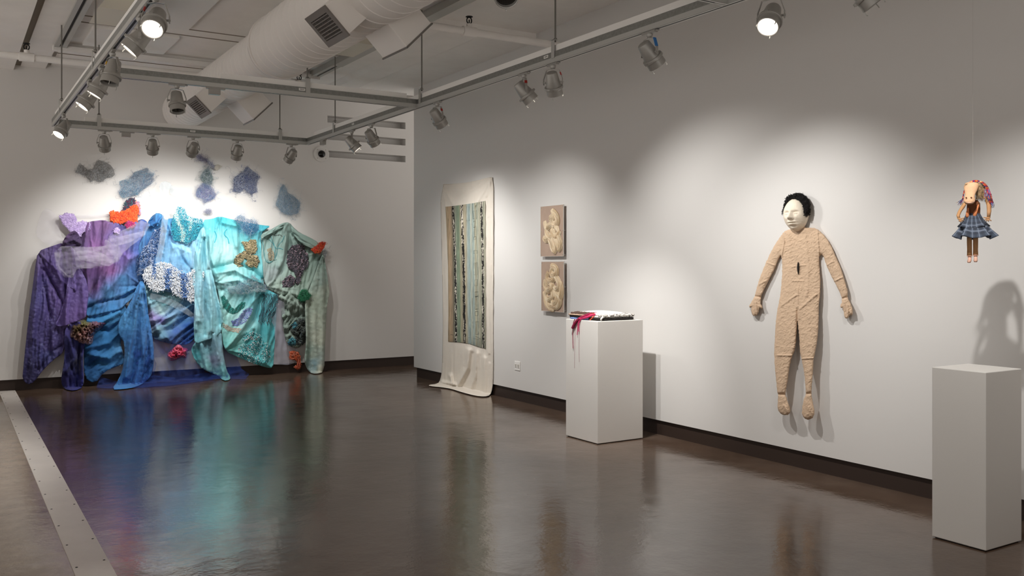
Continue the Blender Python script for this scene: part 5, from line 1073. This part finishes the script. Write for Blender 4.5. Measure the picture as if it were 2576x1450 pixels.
tilt = Matrix.Translation((-.045, 0, 0)) @ Matrix.Rotation(math.radians(13), 4, 'Z') @ Matrix.Translation((.045, 0, 0)) @ Matrix.Rotation(math.radians(-3), 4, 'X'); P = [Vector(mc)+tilt @ Vector(p) for p in P]
Fc = [(j*n+i, j*n+i+1, (j+1)*n+i+1, (j+1)*n+i) for j in range(n-1) for i in range(n-1)]
M['plaster'] = mat('cream_plaster', '#e9dcc8', .7, var=.05, vscale=20, bump=.35, bscale=60, bdist=.004)
mk = mesh_obj('mask', P, Fc, M['plaster'], None, None, .006)
b = MB()
for s in (-1, 1): b.lathe([(.0078, 0), (.006, .0012), (0, .0015)], 10, Matrix.Translation(Vector(mc)) @ tilt @ Matrix.Translation((-.030-dp-.024, s*.0085, -.0300)) @ Matrix.Rotation(math.radians(180+20), 4, 'Y'))
no = b.build('nostrils', mat('nostril_shadow', '#4a2e1c', .9))
rg = random.Random(9); b = MB()
for _ in range(3600):
    a = rg.uniform(-.06+rg.gauss(0, .10), math.pi+.0); rr_ = rg.uniform(.90, 1.10 if a > 2.4 else 1.30-.32*max(0, .45-a)-.06*abs(a-.9)); w_ = rg.uniform(-.078, -.034)
    if a > 2.55 and rg.random() < .55: continue
    c = Vector(mc)+Vector((w_, -math.cos(a)*hw*rr_*1.0-(.012 if a < 1.8 else -.004), math.sin(a)*hh*rr_*.98+.006)); q = rg.uniform(.003, .0065); ph = rg.uniform(0, 6.3)
    ax = Vector((rg.gauss(0, 1), rg.gauss(0, 1), rg.gauss(0, 1))).normalized(); o1_ = ax.orthogonal().normalized(); o2_ = ax.cross(o1_)
    b.tube([c+o1_*(q*math.cos(ph+k*1.1))+o2_*(q*math.sin(ph+k*1.1))+ax*(k*.0017) for k in range(6)], .0013, 3)
hr = b.build('curly_hair', mat('black_hair', '#15110f', .6), None, smooth=True)
under(t, mk, no, hr)

# --- the doll hanging over the second pedestal
D0 = Vector((4.686, 2.829, 1.512)); q_ = .000399; RZ = math.radians(-59.1)
t = empty('doll', D0, RZ); tag(t, 'animal-headed doll in a tartan skirt hanging on thread above the empty pedestal', 'doll')
def dx(cx, cy, y=0.): return Vector(((cx-460)*q_, y, (1245-cy)*q_-.002))
M['tartan'] = mat('grey_tartan', '#888888', .8, attr=True); M['dskin'] = mat('doll_tan', '#b98a5e', .8, var=.15, vscale=40, bump=.4, bscale=150); M['dface'] = mat('doll_face', '#cfa580', .75, var=.08, vscale=30, bump=.4, bscale=120); M['dbrown'] = mat('doll_brown', '#6a3e22', .85, bump=.4, bscale=150); M['dpale'] = mat('doll_pale', '#dcae98', .7)
def loft(rings, name, m, n=20, parent=t):
    b = MB(); v = []; f = []
    for c, rx, ry, tl in rings:
        for k in range(n):
            a = 2*math.pi*k/n; v.append(c+Vector((rx*math.cos(a), ry*math.sin(a)*math.cos(tl), ry*math.sin(a)*math.sin(tl))))
    for i in range(len(rings)-1):
        for k in range(n): f.append((i*n+k, (i+1)*n+k, (i+1)*n+(k+1) % n, i*n+(k+1) % n))
    f.append(tuple(range(n))); f.append(tuple((len(rings)-1)*n+k for k in range(n-1, -1, -1)))
    b.add(v, f); return b.build(name, m, parent, smooth=True)
hd = loft([(dx(470,140,.0), .008, .010, 0), (dx(462,160,-.005), .030, .030, .2), (dx(452,205,-.014), .037, .036, .3), (dx(448,250,-.024), .034, .032, .4), (dx(441,305,-.040), .026, .026, .5), (dx(434,345,-.052), .0235, .024, .5), (dx(430,395,-.060), .0285, .026, .4), (dx(428,425,-.062), .027, .022, .3), (dx(428,448,-.060), .020, .016, .2), (dx(430,458,-.056), .008, .008, 0)], 'head', M['dface'])
for cx in (392, 452):
    b = MB(); b.lathe([(.0042, 0), (.003, .0008), (0, .001)], 10, Matrix.Translation(dx(cx, 372, -.0775)) @ Matrix.Rotation(math.radians(90), 4, 'X')); b.build('nostril', M['dbrown'], hd)
b = MB(); b.tube([dx(x, y, -.0845+abs(x-428)*.00022) for x, y in ((385,425), (405,440), (430,444), (460,440), (492,418))], .003, 6); b.build('lip', M['dpale'], hd, smooth=True)
for cx, cy in ((395,180), (555,160)):
    loft([(dx(cx, cy+12, -.016), .006, .004, 0), (dx(cx, cy, -.018), .009, .004, 0), (dx(cx+(8 if cx > 450 else -8), cy-16, -.016), .003, .002, 0)], 'ear', M['dface'])
for cx in ():
    b = MB(); b.lathe([(.005, 0), (.004, .003), (0, .004)], 10, Matrix.Translation(dx(cx, 235, -.050+abs(cx-450)*.00018)) @ Matrix.Rotation(math.radians(90), 4, 'X')); b.build('eye', M['dbrown'], hd, smooth=True)
# sandy hair down the side of the head, scarf over the top with fringed ends
rg = random.Random(3); b = MB(); sand = [lin(c) for c in ('#a8865a', '#8a6c46', '#c0a074', '#7a5c3a')]
for _ in range(420):
    x0, y0 = (rg.uniform(505, 610), rg.uniform(160, 330)) if rg.random() < .8 else (rg.uniform(375, 420), rg.uniform(165, 215))
    st_ = 30 if x0 > 450 else 14; zz = -.026+max(0, x0-520)*.0003 if x0 > 450 else -.03
    b.tube([dx(x0+rg.gauss(0, 5)+k*rg.uniform(-2, 7), y0+k*st_, zz+rg.gauss(0, .003)+k*.004) for k in range(4)], .0006, 3, rg.choice(sand))
b.build('sandy_hair', M['yarn'], t, smooth=True)
path = smoothpoly([(350,372), (362,300), (376,225), (410,172), (470,150), (545,150), (590,178), (618,225), (640,290), (655,360), (668,440)], 3, False)
V = []; F = []; colr = []; nd_ = 15; np_ = len(path)
for i, (cx, cy) in enumerate(path):
    for j in range(nd_):
        v_ = j/(nd_-1); w_ = 6*math.sin(i*.55+j*.9)+4*math.sin(i*1.7)
        rr2 = (1.15 if cx > 560 else .35)*v_; px_, py_ = cx+(cx-470)*.20*rr2*(1 if cx > 560 else .6)+w_*.4, cy-30*v_*max(0, 1-abs(cx-490)/150)+w_*.3; V.append(dx(px_, py_, -.022+.040*v_))
        c = np.array(lin('#c42a1e')); a_ = (i*.42) % 3; e_ = (v_*5) % 1
        if a_ < .8: c = np.array(lin('#2c3470')) if (j % 4) < 2 else np.array(lin('#8a2038'))
        elif abs(a_-1.8) < .22: c = np.array(lin('#e0a040'))
        if j % 5 == 3: c = c*.55
        colr.append(c)
for i in range(np_-1):
    for j in range(nd_-1): F.append((i*nd_+j, i*nd_+j+1, (i+1)*nd_+j+1, (i+1)*nd_+j))
sf = mesh_obj('red_scarf', V, F, M['tartan'] if 'tartan' in M else M['yarn'], t, np.array(colr), .003)
b = MB(); fr = [lin(c) for c in ('#c2281e', '#2a3a9a', '#d89a34', '#3a8cc0', '#d0407c', '#8a2450', '#2c2c60')]
for _ in range(70):
    s_ = rg.random() < .62; x0, y0 = (686+rg.gauss(0, 12), 425) if s_ else (350+rg.gauss(0, 4), 360)
    z0 = rg.uniform(-.018, .03); L_ = rg.uniform(30, 95) if s_ else rg.uniform(40, 105); k_ = rg.gauss(4, 6) if s_ else rg.gauss(-34, 16)
    b.tube([dx(x0, y0, z0), dx(x0+k_*.4+rg.gauss(0, 4), y0+L_*.5, z0-.002), dx(x0+k_+rg.gauss(0, 6), y0+L_, z0-.002)], .0008, 4, rg.choice(fr))
for _ in range(40):
    x0, y0 = rg.uniform(600, 680), rg.uniform(250, 340); b.tube([dx(x0, y0, -.014), dx(x0+rg.gauss(4, 8), y0+35, -.02), dx(x0+rg.gauss(8, 12), y0+rg.uniform(60, 110), -.016)], .0009, 4, rg.choice(fr))
b.build('scarf_fringe', M['yarn'], sf, smooth=True)
loft([(dx(478,395,.004), .020, .016, 0), (dx(478,440,.0), .032, .022, 0), (dx(478,520,.0), .033, .023, 0), (dx(480,600,.0), .031, .023, 0), (dx(480,680,.0), .034, .026, 0)], 'torso', M['dbrown'])
for pts, rs in (([(415,500), (408,560), (405,610), (404,632)], [.004, .008, .0085, .004]), ([(538,460), (520,520), (496,575), (490,610), (488,628)], [.003, .006, .011, .0095, .004])):
    loft([(dx(x, y, -.026), r, r*.6, 0) for (x, y), r in zip(pts, rs)], 'orange_flap', mat('flap_orange', '#c87a4c', .75, var=.2, vscale=60), 12)
def arm(pts, rs, fan):
    loft([(dx(x, y, yy), r, r, 0) for (x, y, yy), r in zip(pts, rs)], 'arm', M['dskin'], 14)
    hx, hy, hz = pts[-1]; h = loft([(dx(hx, hy, hz), rs[-1], .006, 0), (dx(hx+fan[0]*.35, hy+fan[1]*.35, hz-.003), .0105, .006, 0), (dx(hx+fan[0]*.6, hy+fan[1]*.6, hz-.004), .010, .005, 0)], 'hand', M['dpale'] if False else M['dskin'], 12)
    for k, (fx, fy, ln) in enumerate(fan[2]):
        b = MB(); s0 = dx(hx+fan[0]*.5, hy+fan[1]*.5, hz-.004); e0 = dx(hx+fx, hy+fy, hz-.007)
        b.tube([s0, s0.lerp(e0, .55)+Vector((0, -.002, 0)), e0], .0031, 7, None, [1.1, 1, .8]); b.build('finger', M['dskin'], h, smooth=True)
arm([(378,425,.0), (345,490,-.004), (312,545,-.008), (292,600,-.016), (300,632,-.024)], [.011, .0115, .010, .0088, .0075], (26, 40, [(70,2,1), (62,38,1), (45,60,1), (22,66,1), (2,50,1)]))
arm([(612,350,.004), (645,400,.0), (662,470,-.006), (664,550,-.014), (658,625,-.024)], [.011, .012, .0118, .0105, .0085], (-14, 42, [(-62,8,1), (-52,48,1), (-28,66,1), (0,68,1), (32,60,1)]))
for cx, c2, y1 in ((428,430,1150), (503,503,1140)):
    l = loft([(dx(cx, 880, 0), .0125, .012, 0), (dx(cx, 960, 0), .0125, .012, 0), (dx(c2, 1060, 0), .0118, .011, 0), (dx(c2, y1, 0), .0128, .012, 0)], 'leg', M['dskin'], 14)
    b = MB(); b.tube([dx(c2+13*0+math.cos(a)*30, y1, math.sin(a)*.012) for a in np.linspace(0, 6.2832, 16)], .0022, 6); b.build('cuff', M['dpale'], l, smooth=True)
    loft([(dx(c2, y1, 0), .009, .008, 0), (dx(c2+2, y1+40, -.004), .0085, .009, 0), (dx(c2+(-4 if cx < 450 else 0), y1+72, -.012), .0105, .014, 0), (dx(c2+(-6 if cx < 450 else 0), y1+92, -.014), .007, .010, 0)], 'foot', M['dpale'], 14)
def skirt(name, cy0, cy1, r0, r1, waves, amp, seed, ox=0., sk=0.):
    n = 144; mrow = 26; V = []; F = []; colr = []
    for j in range(mrow):
        s = j/(mrow-1); cy = cy0+(cy1-cy0)*s
        for k in range(n):
            a = 2*math.pi*k/n; w_ = math.sin(a*waves+seed)+.5*math.sin(a*(waves*2-3)+seed*2)
            r = r0+(r1-r0)*s**1.15+amp*w_*s*s
            p = dx(472+ox*s, cy, 0)+Vector((r*math.cos(a), r*.78*math.sin(a), amp*.6*w_*s*s-sk*s*math.sin(a)*.5)); V.append(p)
            U_ = a/(2*math.pi)*32; W_ = s*(cy1-cy0)/30.
            ba = np.array(lin('#424c5b')); dk = np.array(lin('#232631')); wt = np.array(lin('#8f98a8'))
            c = ba*1.0
            fu, fv = U_ % 2, W_ % 2
            if fu < .75: c = c*.5+dk*.5
            if fv < .75: c = c*.5+dk*.5
            if abs(fu-1.4) < .09 or abs(fv-1.4) < .09: c = c*.45+wt*.55
            colr.append(c)
    for j in range(mrow-1):
        for k in range(n): F.append((j*n+k, j*n+(k+1) % n, (j+1)*n+(k+1) % n, (j+1)*n+k))
    return mesh_obj(name, V, F, M['tartan'], t, np.array(colr), .0012)
M['tartan'] = mat('grey_tartan', '#888888', .8, attr=True)
skirt('skirt_lower_tier', 590, 900, .032, .098, 6, .013, 1.2, 22, .0); skirt('skirt_upper_tier', 575, 765, .034, .070, 5, .009, .4, 4, .0)
b = MB(); b.tube([dx(470,140,.0), dx(470,140,.0)+Vector((.0, 0, 3.964-1.512-.44))], .0003, 5); b.build('hanging_thread', mat('nylon_thread', '#9c958e', .6), t)
w = bpy.data.worlds.new('world'); sc.world = w; w.use_nodes = True
# added fill standing in for the unseen gallery, stronger from below to brighten the ceiling
nt = w.node_tree; g_ = nt.nodes.new('ShaderNodeTexCoord'); s_ = nt.nodes.new('ShaderNodeSeparateXYZ'); m_ = nt.nodes.new('ShaderNodeMapRange'); bg = nt.nodes['Background']
m_.inputs['From Min'].default_value = -.25; m_.inputs['From Max'].default_value = .15; m_.inputs['To Min'].default_value = WORLD_LOW; m_.inputs['To Max'].default_value = WORLD_HIGH
nt.links.new(g_.outputs['Generated'], s_.inputs[0]); nt.links.new(s_.outputs['Z'], m_.inputs['Value']); nt.links.new(m_.outputs['Result'], bg.inputs['Strength'])
bg.inputs['Color'].default_value = (1, .95, .905, 1)
